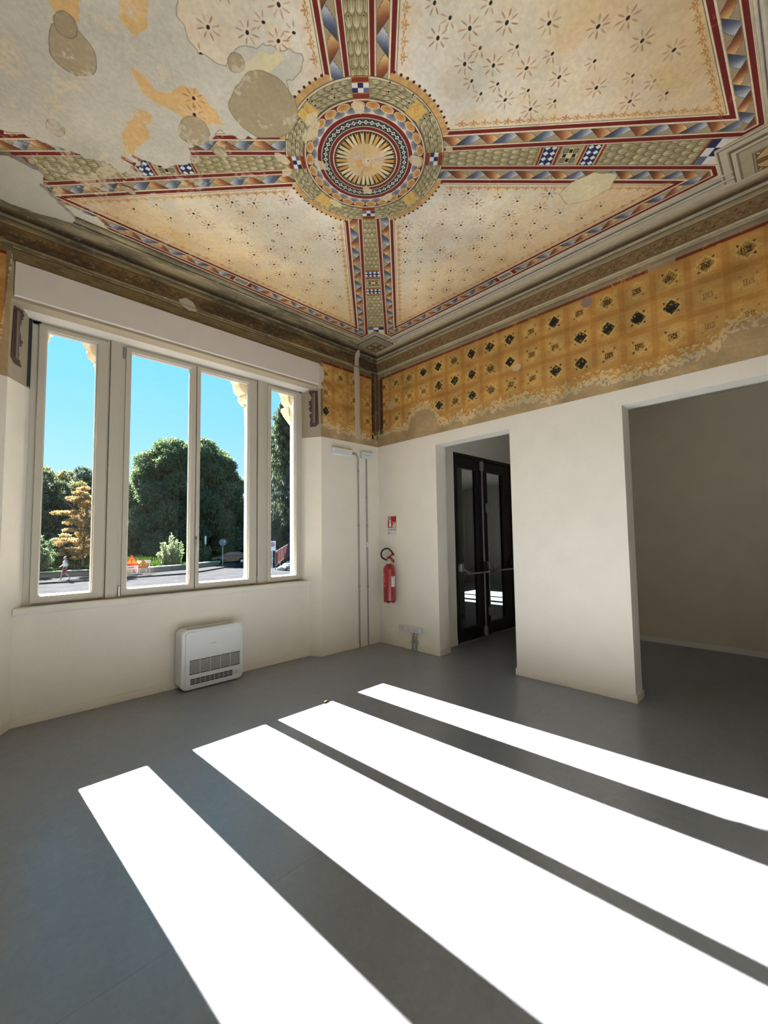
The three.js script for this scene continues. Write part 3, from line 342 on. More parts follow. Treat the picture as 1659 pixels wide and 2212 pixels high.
// outer ground slab of the building below the floor
const FZ = -0.25;                                     // window frame plane
const RR = [[-1.028, 0], [-1.170, FZ]], RL = [[-4.112, 0], [-3.957, FZ]];
{
  const w = structure('wall_window');
  const lowR = [[0.2, 0], [-1.028, 0], [-1.170, FZ], [-1.19, -0.30], [-1.19, -0.5], [0.2, -0.5]], lowL = [[-4.112, 0], [-4.9, 0], [-4.9, -0.5], [-3.93, -0.5], [-3.93, -0.30], [-3.957, FZ]];
  const shrink = (p, d) => p.map(([x, z]) => [x, z > -0.26 ? z - d : z]);
  const e = 0.006;
  part(w, 'plaster_pier', footprint(lowR, 0, P), M.plaster); part(w, 'plaster_pier', footprint(lowL, 0, P), M.plaster);
  part(w, 'bare_pier', footprint([[0.2, -e], [-1.028 + e * 0.9, -e], [-1.170 + e, FZ], [-1.19, -0.30], [-1.19, -0.5], [0.2, -0.5]], P, 4.35), M.rawPlaster);
  part(w, 'bare_pier', footprint([[-4.112 - e * 0.9, -e], [-4.9, -e], [-4.9, -0.5], [-3.93, -0.5], [-3.93, -0.30], [-3.957 - e, FZ]], P, 4.35), M.rawPlaster);
  part(w, 'window_breast', box(-4.03, -1.10, 0, 0.90, -0.5, -0.158), M.plaster);
  part(w, 'bare_lintel', box(-4.115, -1.02, 3.50, 4.35, -0.5, -e), M.rawPlaster);
  // plastered roller box over the window: straight face, rounded soffit
  const s = new THREE.Shape(); s.moveTo(0.012, 3.815); s.lineTo(0.012, 3.535); s.quadraticCurveTo(0.010, 3.526, -0.01, 3.526); s.bezierCurveTo(-0.10, 3.520, -0.17, 3.495, -0.215, 3.470); s.lineTo(-0.30, 3.468); s.lineTo(-0.30, 3.815); s.closePath();
  const g = extrude(s, 3.03, 0, 1, 16); g.rotateY(-Math.PI / 2); g.translate(-1.062, 0, 0); g.computeVertexNormals(); metreUV(g);
  part(w, 'lintel_box', g, M.lintel);
  // sill: rounded plaster ledge with a shadow gap under it
  const q = new THREE.Shape(); q.moveTo(-0.34, 0.957); q.lineTo(-0.150, 0.959); q.quadraticCurveTo(-0.136, 0.958, -0.136, 0.944); q.quadraticCurveTo(-0.137, 0.905, -0.160, 0.898); q.lineTo(-0.34, 0.88); q.closePath();
  const sg = extrude(q, 2.91, 0, 1, 10); sg.rotateY(-Math.PI / 2); sg.translate(-1.108, 0, 0); sg.computeVertexNormals(); metreUV(sg); part(w, 'sill_ledge', sg, M.plaster);
  part(w, 'reveal_slot', box(-4.0, -3.957, P + 0.02, 3.46, -0.262, -0.222), std([0.03, 0.034, 0.04], 0.8));
  // painted panel on the pier between window and corner
  const edgeR = [[-1.05, 2.98], [-0.95, 3.03], [-0.8, 3.02], [-0.62, 2.97], [-0.5, 2.98], [-0.25, 2.96], [-0.1, 2.95], [0.05, 2.93]];
  const gc = goldCanvas(560, 600, -1.028, 0, P, 3.952, { cols: [-0.95, -0.697, -0.445, -0.195], state: (m, y) => (m < -0.9 && y < 3.3 ? 0 : rnd() < 0.75 ? 2 : 3), edge: edgeR, draw: (x, X, Y, S, SY) => {
    const r = (a, b, c, d, col) => { x.fillStyle = col; x.fillRect(X(a), Y(d), X(b) - X(a), Y(c) - Y(d)); };
    r(-1.03, 0, 3.852, 3.96, rgbS([112, 96, 66])); r(-1.03, 0, 3.846, 3.876, rgbS([104, 30, 18], 0.9)); r(-1.03, 0, 3.935, 3.945, rgbS([156, 142, 108]));
    r(-0.115, 0, P, 3.96, rgbS([84, 58, 34])); r(-0.112, -0.082, P, 3.87, rgbS([82, 26, 16])); r(-0.05, -0.02, P, 3.95, rgbS([120, 104, 84])); r(-0.018, 0, P, 3.95, rgbS([92, 74, 54]));
    r(-1.03, -1.0, P, 3.86, rgbS([128, 112, 86]));
  } });
  const panel = planarUV(new THREE.BoxGeometry(1.028, 3.952 - P, 0.004), (x, y) => [x / 1.028 + 0.5, y / (3.952 - P) + 0.5]); panel.translate(-0.514, (P + 3.952) / 2, -e + 0.002);
  part(w, 'fresco', panel, std([1, 1, 1], 0.9, { map: colorTex(gc), bumpMap: rep(grain, 2), bumpScale: 0.003 })).userData.label = 'ochre wall painting left of the corner';
  const gl = goldCanvas(360, 600, -4.68, -4.112, P, 3.952, { cols: [-4.55, -4.29], state: () => 2, edge: [[-4.7, 2.97], [-4.3, 3.0], [-4.16, 3.2], [-4.13, 3.7], [-4.1, 3.95]], draw: (x, X, Y) => { x.fillStyle = rgbS([112, 96, 66]); x.fillRect(0, 0, 400, Y(3.876)); x.fillStyle = rgbS([120, 34, 20]); x.fillRect(0, Y(3.876), X(-4.13), Y(3.85) - Y(3.876)); x.fillStyle = rgbS([128, 112, 86]); x.fillRect(X(-4.15), Y(3.9), 60, 600); } });
  const pl = planarUV(new THREE.BoxGeometry(0.568, 3.952 - P, 0.004), (x, y) => [x / 0.568 + 0.5, y / (3.952 - P) + 0.5]); pl.translate(-4.396, (P + 3.952) / 2, -e + 0.002);
  part(w, 'fresco', pl, std([1, 1, 1], 0.9, { map: colorTex(gl), bumpMap: rep(grain, 2), bumpScale: 0.003 }));
  const ov = (() => { const [c, x] = canvas(1024, 40); x.fillStyle = rgbS([120, 102, 70]); x.fillRect(0, 0, 1024, 40); x.fillStyle = rgbS([160, 148, 116]); x.fillRect(0, 4, 1024, 3); x.fillStyle = rgbS([70, 54, 34]); x.fillRect(0, 8, 1024, 2); for (let i = 0; i < 500; i++) { x.fillStyle = rgbS(rnd() < 0.3 ? [170, 158, 130] : [70, 52, 32], rr(0.05, 0.3)); x.fillRect(rr(0, 1024), rr(0, 40), rr(4, 50), rr(1, 5)); } return c; })();
  const po = planarUV(new THREE.BoxGeometry(3.08, 0.134, 0.004), (x, y) => [x / 3.08 + 0.5, y / 0.134 + 0.5]); po.translate(-2.57, 3.885, -e + 0.002); part(w, 'painted_moulding', po, std([1, 1, 1], 0.9, { map: colorTex(ov) }));
  // old painted frame left standing on the window reveals, broken edges, 6 mm thick
  const rem = std([0.085, 0.052, 0.044], 0.85), remL = std([0.20, 0.16, 0.135], 0.9), remR = std([0.075, 0.018, 0.014], 0.85);
  for (const [sx, pt, dir] of [[1, RR, 1], [-1, RL, -1]]) {
    const [[ax, az], [bx, bz]] = pt, len = Math.hypot(bx - ax, bz - az), ang = Math.atan2(-(bz - az), bx - ax);
    const put = (g) => { g.rotateY(ang); g.translate(ax, 0, az); return g; };
    const flip = sx > 0 ? 1 : -1;
    const rag = []; for (let i = 0; i <= 16; i++) { const y = 2.985 + (0.475 * i) / 16, q = hash2(i >> 1, 3, 5 + sx), e = 0.16 + 0.04 * (hash2(i, 3, 5 + sx) - 0.5) + (q < 0.35 ? -0.03 : 0); rag.push([e, y], [e + 0.02 * (hash2(i, 9, 2) - 0.5), y + 0.018]); };
    const sh = shapeOf([[0.035, 3.02], [0.08, 2.985], ...rag, [0.05, 3.46]]);
    const g1 = extrude(sh, 0.004); g1.translate(0, 0, flip > 0 ? -0.0005 : -0.0035); part(w, 'frame_remnant', put(g1), rem);
    const strip = (a, b, m, d) => { const g2 = new THREE.BoxGeometry(b - a, 0.41, 0.007); g2.translate((a + b) / 2, 3.235, 0); part(w, 'frame_remnant', put(g2), m); };
    strip(0.06, 0.075, remR); strip(0.085, 0.11, remL); strip(0.118, 0.126, remL);
  }
  // repair plaster: rising strip near the corner and a lump beside the roller box
  const prof = (y) => { for (let i = 0; i + 1 < CORN.length; i++) if (y <= CORN[i + 1][1]) { const t = Math.max(0, Math.min(1, (y - CORN[i][1]) / Math.max(1e-4, CORN[i + 1][1] - CORN[i][1]))); return CORN[i][0] + t * (CORN[i + 1][0] - CORN[i][0]); } return 0.06; };
  const pos = [], idx = [], rows = 60; for (let i = 0; i <= rows; i++) { const y = 2.90 + (i / rows) * 1.285, z = (y < 3.95 ? 0 : prof(y)) + 0.007, c = -0.395 + 0.02 * (fbm(y * 3, 2, 5) - 0.5) * 2, hw = 0.043 * (0.75 + 0.6 * fbm(y * 6, 7, 9)) * (i < 2 || i > rows - 2 ? 0.6 : 1); pos.push(c - hw, y, z - 0.009, c - hw * 0.85, y, z, c + hw * 0.85, y, z, c + hw, y, z - 0.009); if (i < rows) for (let k = 0; k < 3; k++) { const a = i * 4 + k; idx.push(a, a + 1, a + 5, a, a + 5, a + 4); } }
  const rg = new THREE.BufferGeometry(); rg.setAttribute('position', new THREE.Float32BufferAttribute(pos, 3)); rg.setIndex(idx); rg.computeVertexNormals();
  const rp = std([0.50, 0.44, 0.35], 0.95); part(w, 'plaster_repair', planarUV(rg, (x, y) => [x, y]), rp);
  const lump = extrude(shapeOf(ragged([[-1.06, 3.80], [-1.0, 3.79], [-0.975, 3.70], [-0.99, 3.6], [-1.03, 3.56], [-1.0, 3.50], [-1.07, 3.48]], 0.008, 3)), 0.012); lump.translate(0, 0, -0.005); part(w, 'plaster_repair', lump, std([0.60, 0.54, 0.45], 0.95));
  const chip = extrude(shapeOf(ragged([[-2.83, 3.99], [-2.76, 4.04], [-2.68, 4.02], [-2.64, 3.93], [-2.72, 3.91], [-2.8, 3.95]], 0.006, 13)), 0.004); chip.translate(0, 0, 0.006); part(w, 'plaster_repair', chip, rp);
}
{ // right wall with the doorway and the wide opening
  const w = structure('wall_right'); const z1 = 1.0864, z2 = 2.140, z3 = 3.2858, D = 2.698, z4 = 4.62;
  part(w, 'plaster_section', box(0, 0.2, 0, P, 0, z1), M.plaster); part(w, 'plaster_section', box(0, 0.2, 0, D, z2, z3), M.plaster); part(w, 'plaster_section', box(0, 0.2, 0, D, z4, L + 0.1), M.plaster);
  part(w, 'plaster_section', box(0, 0.2, D, P, z1, L + 0.1), M.plaster);
  part(w, 'bare_masonry', box(0.006, 0.2, P, 4.35, -0.1, L + 0.1), M.rawPlaster);
  const edge = [[-0.1, 3.0], [0.14, 3.03], [0.45, 3.04], [0.6, 3.06], [0.66, 3.20], [0.78, 3.26], [1.0, 3.22], [1.1, 3.13], [1.17, 2.97], [1.5, 2.98], [1.8, 2.99], [2.15, 3.0], [2.4, 2.99], [2.63, 2.94], [2.91, 2.99], [3.1, 3.0], [3.29, 2.96], [3.62, 2.97], [3.88, 3.0], [4.03, 3.05], [4.07, 3.12], [4.3, 3.15], [4.9, 3.15]];
  const c = goldCanvas(2048, 484, 0, L, P, 3.952, { cols: Array.from({ length: 19 }, (_, i) => 0.137 + 0.2552 * i), edge, state: (m, y) => { if (m < 0.75) return y > 3.6 && m > 0.5 ? 1 : 2; if (m > 3.75) return y > 3.6 ? 1 : 3; if (m > 3.05 && y < 3.3) return 2; if (m > 2.3 && m < 2.6 && y > 3.3) return y > 3.6 ? 2 : 2; const q = hash2(Math.round(m * 100), Math.round(y * 100), 4); return q < 0.72 ? 0 : q < 0.84 ? 1 : 2; }, draw: (x, X, Y, S, SY) => {
    const r = (a, b, c0, d, col) => { x.fillStyle = col; x.fillRect(X(a), Y(d), X(b) - X(a), Y(c0) - Y(d)); };
    r(0, L, 3.852, 3.96, rgbS([150, 136, 112])); r(0, L, 3.93, 3.945, rgbS([186, 174, 146])); r(0, L, 3.905, 3.928, rgbS([138, 124, 100]));
    r(0.08, L, 3.848, 3.876, rgbS([112, 32, 20], 0.9)); for (let i = 0; i < 40; i++) r(rr(0, L), rr(0, L), 3.85, 3.87, rgbS([150, 110, 70], 0.02));
    r(3.55, 3.76, 3.845, 3.90, rgbS([164, 146, 122], 0.9));
    r(0, 0.115, P, 3.86, rgbS([96, 72, 44])); r(0.078, 0.108, P, 3.86, rgbS([84, 34, 20])); r(0.02, 0.05, P, 3.86, rgbS([128, 112, 88])); r(0, 0.02, P, 3.95, rgbS([92, 74, 54]));
    blob(x, X(0.30), Y(3.41), S * 0.075, SY * 0.07, rgbS([184, 168, 130]), 5, 0.12); blob(x, X(3.02), Y(3.80), S * 0.055, SY * 0.05, rgbS([150, 128, 118]), 8, 0.2); blob(x, X(2.25), Y(3.37), S * 0.05, SY * 0.04, rgbS([206, 184, 150]), 9, 0.25);
    for (let i = 0; i < 9; i++) { x.fillStyle = rgbS([206, 196, 176], 0.8); x.fillRect(X(0.1 + rr(0, 0.2)), Y(3.93 - rr(0, 0.03)), S * 0.008, S * rr(0.02, 0.06)); }
  } });
  const g = planarUV(new THREE.BoxGeometry(0.004, 3.952 - P, L), (x, y, z) => [z / L + 0.5, y / (3.952 - P) + 0.5]); g.translate(0.004, (P + 3.952) / 2, L / 2);
  part(w, 'fresco', g, std([1, 1, 1], 0.9, { map: colorTex(c), bumpMap: rep(grain, 3), bumpScale: 0.003 })).userData.label = 'ochre wall painting with rows of lozenges';
}
M.ochre = std([0.46, 0.28, 0.10], 0.9, { map: rep(wallNoise, 0.8) });
{ const w = structure('wall_left'); part(w, 'plaster_section', box(-4.88, -W, 0, P, -0.5, L + 0.2), M.dull); part(w, 'bare_masonry', box(-4.88, -W - 0.006, P, 4.35, -0.5, L + 0.2), M.ochre); }
{ // back wall behind the camera, with a plain doorway
  const w = structure('wall_back'); part(w, 'plaster_section', box(-4.88, -1.05, 0, P, L, L + 0.2), M.dull); part(w, 'plaster_section', box(-0.05, 0.2, 0, P, L, L + 0.2), M.dull); part(w, 'plaster_section', box(-1.05, -0.05, 2.7, P, L, L + 0.2), M.dull); part(w, 'bare_masonry', box(-4.88, 0.2, P, 4.35, L + 0.006, L + 0.2), M.ochre);
  part(w, 'lobby_wall', [box(-1.25, -1.05, 0, 2.9, L + 0.2, 6.3), box(-0.05, 0.2, 0, 2.9, L + 0.2, 6.3), box(-1.25, 0.2, 0, 2.9, 6.3, 6.5), box(-1.25, 0.2, 2.9, 3.0, L + 0.2, 6.5)], std([0.3, 0.27, 0.22], 0.9));
}
{ // ceiling with its painted field
  const c = structure('ceiling');
  part(c, 'ceiling_slab', box(-4.88, 0.2, 4.21, 4.45, -0.5, L + 0.2), M.rawPlaster);
  const N = 24, g = new THREE.PlaneGeometry(2 * CR, 2 * CR, N, N); g.rotateX(Math.PI / 2); g.translate(CX, H, CZ); planarUV(g, (x, y, z) => [(x - CX + CR) / (2 * CR), 1 - (z - CZ + CR) / (2 * CR)]);
  part(c, 'painted_field', g, std([1, 1, 1], 0.92, { map: colorTex(ceilingCanvas()), bumpMap: (() => { const t = grain.clone(); t.repeat.set(5, 5); t.needsUpdate = true; return t; })(), bumpScale: 0.004 })).userData.label = 'painted ceiling with medallion and four ribs';
}
{ // cornice: four mitred runs and the corner blocks
  const cc = { darker: corniceCanvas(0.42, 11), clean: corniceCanvas(0.06, 31) };  // window and left runs take the darker, mottled colouring
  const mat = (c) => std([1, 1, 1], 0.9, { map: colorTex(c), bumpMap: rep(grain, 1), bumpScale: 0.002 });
  const darker = mat(cc.darker), clean = mat(cc.clean), run = (name, a, b, nrm, m) => {
    const dx = b[0] - a[0], dz = b[1] - a[1], len = Math.hypot(dx, dz), ux = dx / len, uz = dz / len, pos = [], uv = [], T = CLEN.at(-1);
    const pt = (i, e) => { const q = CORN[i][0], s = e ? len - q : q; return [a[0] + ux * s + nrm[0] * q, CORN[i][1], a[1] + uz * s + nrm[1] * q, s / L, CLEN[i] / T]; };
    for (let i = 0; i + 1 < CORN.length; i++) { const A = pt(i, 0), B = pt(i, 1), C = pt(i + 1, 1), D = pt(i + 1, 0); for (const p of [A, B, C, A, C, D]) { pos.push(p[0], p[1], p[2]); uv.push(p[3], p[4]); } }
    const g = new THREE.BufferGeometry(); g.setAttribute('position', new THREE.Float32BufferAttribute(pos, 3)); g.setAttribute('uv', new THREE.Float32BufferAttribute(uv, 2)); g.computeVertexNormals();
    const o = struct(name, g, m); o.userData.label = name === 'trim_1' ? 'sooty painted cornice above the window' : undefined; if (!o.userData.label) delete o.userData.label; return o;
  };
  run('trim_1', [-W, 0], [0, 0], [0, 1], darker); run('trim_2', [0, 0], [0, L], [-1, 0], clean); run('trim_3', [0, L], [-W, L], [0, -1], clean); run('trim_4', [-W, L], [-W, 0], [1, 0], darker);
  // corner blocks: stepped square with a cross in a frame
  const blockTex = (dirt) => { const [c, x] = canvas(512, 512), k = 512 / 0.62; x.setTransform(k, 0, 0, k, 0, 0); x.fillStyle = rgbS([160, 148, 122]); x.fillRect(0, 0, 1, 1); const ring = (a, col) => { x.fillStyle = rgbS(col); x.fillRect(0, 0, a, a); };
    ring(0.60, [196, 186, 162]); ring(0.587, [120, 108, 88]); ring(0.575, [190, 180, 156]); ring(0.535, [150, 138, 116]); ring(0.525, [104, 92, 74]); ring(0.515, [192, 182, 158]); ring(0.49, [128, 114, 94]); ring(0.475, [170, 158, 132]); 
    x.fillStyle = rgbS([100, 88, 68]); x.fillRect(0.16, 0.16, 0.25, 0.25); x.fillStyle = rgbS([146, 134, 108]); x.fillRect(0.17, 0.17, 0.235, 0.235); x.fillStyle = rgbS([108, 88, 50]); x.fillRect(0.18, 0.18, 0.215, 0.215);
    x.save(); x.translate(0.2875, 0.2875); x.rotate(Math.PI / 4); for (let q = 0; q < 4; q++) { x.rotate(Math.PI / 2); x.fillStyle = rgbS([196, 156, 104]); x.strokeStyle = rgbS([214, 190, 146]); x.lineWidth = 0.004; x.beginPath(); x.moveTo(0.02, 0); x.quadraticCurveTo(0.06, 0.01, 0.095, 0.05); x.quadraticCurveTo(0.115, 0, 0.095, -0.05); x.quadraticCurveTo(0.06, -0.01, 0.02, 0); x.fill(); x.stroke(); x.fillStyle = rgbS([206, 184, 140]); x.beginPath(); x.ellipse(0.128, 0, 0.012, 0.006, 0, 0, 7); x.fill(); } x.fillStyle = rgbS([112, 34, 22]); x.beginPath(); x.arc(0, 0, 0.018, 0, 7); x.fill(); x.restore();
    x.setTransform(1, 0, 0, 1, 0, 0); const im = x.getImageData(0, 0, 512, 512), D = im.data; for (let i = 0; i < D.length; i += 4) { const px = (i / 4) % 512, py = (i / 4 / 512) | 0, n = fbm(px / 60, py / 60, 8, 4); for (let q = 0; q < 3; q++) D[i + q] *= 1 - dirt * (0.5 + n * 0.8) + 0.12 * (n - 0.5); } x.putImageData(im, 0, 0); return c; };
  const bt = [blockTex(0.22), blockTex(0.04)];  // darker mottled block for the window corner, paler one elsewhere
  [[0, 0, -1, 1, 0], [0, L, -1, -1, 1], [-W, L, 1, -1, 1], [-W, 0, 1, 1, 0]].forEach(([x0, z0, sx, sz, d], n) => {
    if (n === 3) { const pg = extrude(shapeOf(ragged([[-4.60, 0.10], [-4.30, 0.17], [-4.02, 0.20], [-3.80, 0.26], [-3.74, 0.32], [-3.86, 0.45], [-3.97, 0.55], [-4.02, 0.70], [-4.15, 0.72], [-4.4, 0.66], [-4.62, 0.6]], 0.035, 15).map(([a, b]) => [a, -b])), 0.03); pg.rotateX(-Math.PI / 2); pg.translate(0, 4.172, 0); part(structure('trim_8'), 'plaster_repair', metreUV(pg), std([0.46, 0.44, 0.38], 0.95, { map: rep(wallNoise, 1.5), bumpMap: rep(grain, 1.2), bumpScale: 0.004 })); return; }
    const m = std([1, 1, 1], 0.9, { map: colorTex(bt[d]) }), o = structure('trim_' + (5 + n)), uvf = (x, y, z) => [Math.abs(x - x0) / 0.62, 1 - Math.abs(z - z0) / 0.62];
    const L0 = (a, b, lo, hi) => { const xs = [x0 + sx * a, x0 + sx * b].sort((p, q) => p - q), zs = [z0 + sz * a, z0 + sz * b].sort((p, q) => p - q); return planarUV(new RoundedBoxGeometry(xs[1] - xs[0], hi - lo, zs[1] - zs[0], 2, 0.004).translate((xs[0] + xs[1]) / 2, (lo + hi) / 2, (zs[0] + zs[1]) / 2), uvf); };
    part(o, 'block_step', L0(0.19, 0.598, 4.188, 4.215), m); part(o, 'block_step', L0(0.17, 0.525, 4.178, 4.2), m); part(o, 'block_panel', L0(0.155, 0.475, 4.186, 4.205), m);
  });
}
{ // skirting
  const b = (x0, x1, z0, z1) => rbox(x0, x1, 0, 0.072, z0, z1, 0.003), t = 0.012;
  const slant = (a, c) => { const dx = c[0] - a[0], dz = c[1] - a[1], l = Math.hypot(dx, dz), g = new THREE.BoxGeometry(l, 0.072, t); g.translate(l / 2, 0.036, 0); g.rotateY(Math.atan2(-dz, dx)); g.translate(a[0], 0, a[1]); return metreUV(g); };
  struct('baseboard_window', [b(-1.03, 0, 0, t), b(-4.01, -1.11, -0.158, -0.158 + t), slant([-1.03, 0.006], [-1.125, -0.158]), slant([-4.11, 0.004], [-4.01, -0.158]), b(-W, -4.105, 0, t)], M.base);
  struct('baseboard_right', [b(-t, 0, 0, 1.0864 + t), b(0, 0.2, 1.0864, 1.0864 + t), b(-t, 0, 2.14 - t, 3.2858 + t), b(0, 0.2, 2.14 - t, 2.14), b(0, 0.2 + t, 3.2858, 3.2858 + t), b(0.2, 0.2 + t, 2.14 - t, 3.2858 + t), b(0.2, 0.2 + t, 0.92, 1.0864 + t), b(0.2, 0.60, 0.92, 0.92 + t)], M.base);
  struct('baseboard_passage', [b(2.57 - t, 2.57, 0.92, 6.3), b(2.24, 2.57, 0.92, 0.92 + t)], M.base);
}
{ // passage behind the right wall, and the bright hall beyond the black door
  const w = structure('wall_passage');
  M.beige = std([0.74, 0.65, 0.50], 0.85, { map: rep(wallNoise, 0.8) }); part(w, 'plaster_section', box(2.57, 2.75, 0, 3.3, 0.72, 6.3), M.beige); part(w, 'plaster_section', box(0.2, 2.75, 0, 3.3, 6.3, 6.5), M.plaster); part(w, 'plaster_section', box(0.2, 0.605, 0, 3.3, 0.74, 0.92), M.plaster); part(w, 'plaster_section', box(2.235, 2.57, 0, 3.3, 0.74, 0.92), M.plaster); part(w, 'plaster_section', box(0.605, 2.235, 2.715, 3.3, 0.74, 0.92), M.plaster);
  part(w, 'plaster_section', box(0.0, 0.2, 0, 4.35, L + 0.1, 6.5), M.plaster);
  part(w, 'passage_ceiling', box(0.2, 2.75, 3.3, 3.4, 0.74, 6.5), M.plaster);
  const h = structure('wall_hall');
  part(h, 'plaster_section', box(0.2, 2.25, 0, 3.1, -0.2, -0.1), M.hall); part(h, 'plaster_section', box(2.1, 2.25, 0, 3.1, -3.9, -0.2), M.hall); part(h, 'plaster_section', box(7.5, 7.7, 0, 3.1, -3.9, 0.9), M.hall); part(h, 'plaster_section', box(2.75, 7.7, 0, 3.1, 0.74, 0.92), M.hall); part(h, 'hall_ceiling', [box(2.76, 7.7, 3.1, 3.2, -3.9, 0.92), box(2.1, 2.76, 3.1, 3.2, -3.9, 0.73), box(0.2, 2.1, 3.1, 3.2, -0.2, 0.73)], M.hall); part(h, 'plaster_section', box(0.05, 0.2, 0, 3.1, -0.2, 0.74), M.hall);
  const s = -0.20, slots = [[4.05 + s, 4.32 + s], [4.55 + s, 5.05 + s], [5.2 + s, 6.05 + s]];
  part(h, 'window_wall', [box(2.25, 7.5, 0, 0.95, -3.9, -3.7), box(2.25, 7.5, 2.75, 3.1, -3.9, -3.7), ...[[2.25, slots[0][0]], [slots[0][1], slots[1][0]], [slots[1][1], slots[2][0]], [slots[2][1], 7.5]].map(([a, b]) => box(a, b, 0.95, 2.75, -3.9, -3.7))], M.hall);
}

// ---------------------------------------------------------------- window
{
  const w = structure('window_1'), m = M.whiteLacquer, x0 = -3.957, x1 = -1.160, y0 = 0.957, y1 = 3.492, zb = -0.32, zf = FZ;
  part(w, 'frame_rail', rbox(x0, x1, y0, y0 + 0.055, zb, zf - 0.022), m); part(w, 'frame_rail', rbox(x0, x1, y1 - 0.06, y1, zb, zf), m);
  part(w, 'frame_jamb', rbox(x0, x0 + 0.07, y0, y1, zb, zf), m); part(w, 'frame_jamb', rbox(x1 - 0.05, x1, y0, y1, zb, zf), m);
  for (const [a, b] of [[-3.385, -3.222], [-1.832, -1.668]]) part(w, 'mullion', rbox(a, b, y0, y1, zb, zf + 0.004), m);
  for (const [a, b] of [[-3.363, -3.274], [-1.8087, -1.720]]) part(w, 'mullion_cover', rbox(a, b, y0 + 0.012, y1 - 0.012, zf, zf + 0.026, 0.005), m);
  for (const x of [-3.3645, -3.2725, -1.8102, -1.7185]) part(w, 'cover_joint', box(x - 0.0018, x + 0.0018, y0 + 0.012, y1 - 0.01, zf - 0.002, zf + 0.0055), M.dark);
  // [sash left, sash right, glass left, glass right]
  const S = [[-3.908, -3.381, -3.845, -3.474], [-3.232, -2.5445, -3.177, -2.605], [-2.5385, -1.822, -2.489, -1.924], [-1.676, -1.182, -1.617, -1.272]];
  S.forEach(([a, b, ga, gb], n) => {
    const s = part(w, 'sash', rectRing(a, b, 0.979, 3.447, zf - 0.045, zf + 0.018, ga - a - 0.008, b - gb - 0.008, 1.046 - 0.979 - 0.008, 3.447 - 3.396 - 0.008, 0.005), m);
    mesh('glazing_bead', rectRing(ga - 0.010, gb + 0.010, 1.036, 3.406, zf - 0.04, zf - 0.004, 0.010, 0.010, 0.010, 0.010, 0.003), m, s);
    mesh('spacer_bar', rectRing(ga - 0.004, gb + 0.004, 1.042, 3.400, zf - 0.043, zf - 0.030, 0.006, 0.006, 0.006, 0.006, 0.001), M.greyPlastic, s);
    const g = new THREE.PlaneGeometry(gb - ga + 0.012, 3.406 - 1.038); g.translate((ga + gb) / 2, (3.406 + 1.038) / 2, zf - 0.036); mesh('glass_pane', g, M.glass, s);
  });
  // handle on the meeting stile
  const hx = -2.556 + 0.02, hy = 1.50; part(w, 'handle_rose', rbox(hx - 0.016, hx + 0.016, hy - 0.045, hy + 0.045, zf + 0.016, zf + 0.030, 0.012, 4), M.grey);
  part(w, 'handle_lever', tube([[hx, hy + 0.01, zf + 0.028], [hx, hy + 0.008, zf + 0.07], [hx + 0.003, hy - 0.02, zf + 0.082], [hx + 0.006, hy - 0.12, zf + 0.078]], 0.0085, 24, 10), M.steel);
  for (const [x, y] of [[-3.246, 1.02], [-1.812, 1.02]]) { part(w, 'hinge_cover', rbox(x - 0.011, x + 0.011, y - 0.05, y + 0.055, zf, zf + 0.022, 0.008, 3), x < -3 ? M.steel : M.grey); }
  for (const [x, y] of [[-3.246, 3.38], [-1.812, 3.38]]) part(w, 'hinge_cover', rbox(x - 0.010, x + 0.010, y - 0.055, y + 0.055, zf, zf + 0.02, 0.006, 3), M.grey);
  part(w, 'sash_seal', [box(-2.5445, -2.5385, 0.979, 3.447, zf - 0.04, zf + 0.004), box(-3.2740, -3.232, 0.98, 3.447, zf - 0.04, zf - 0.03)], M.dark);
}
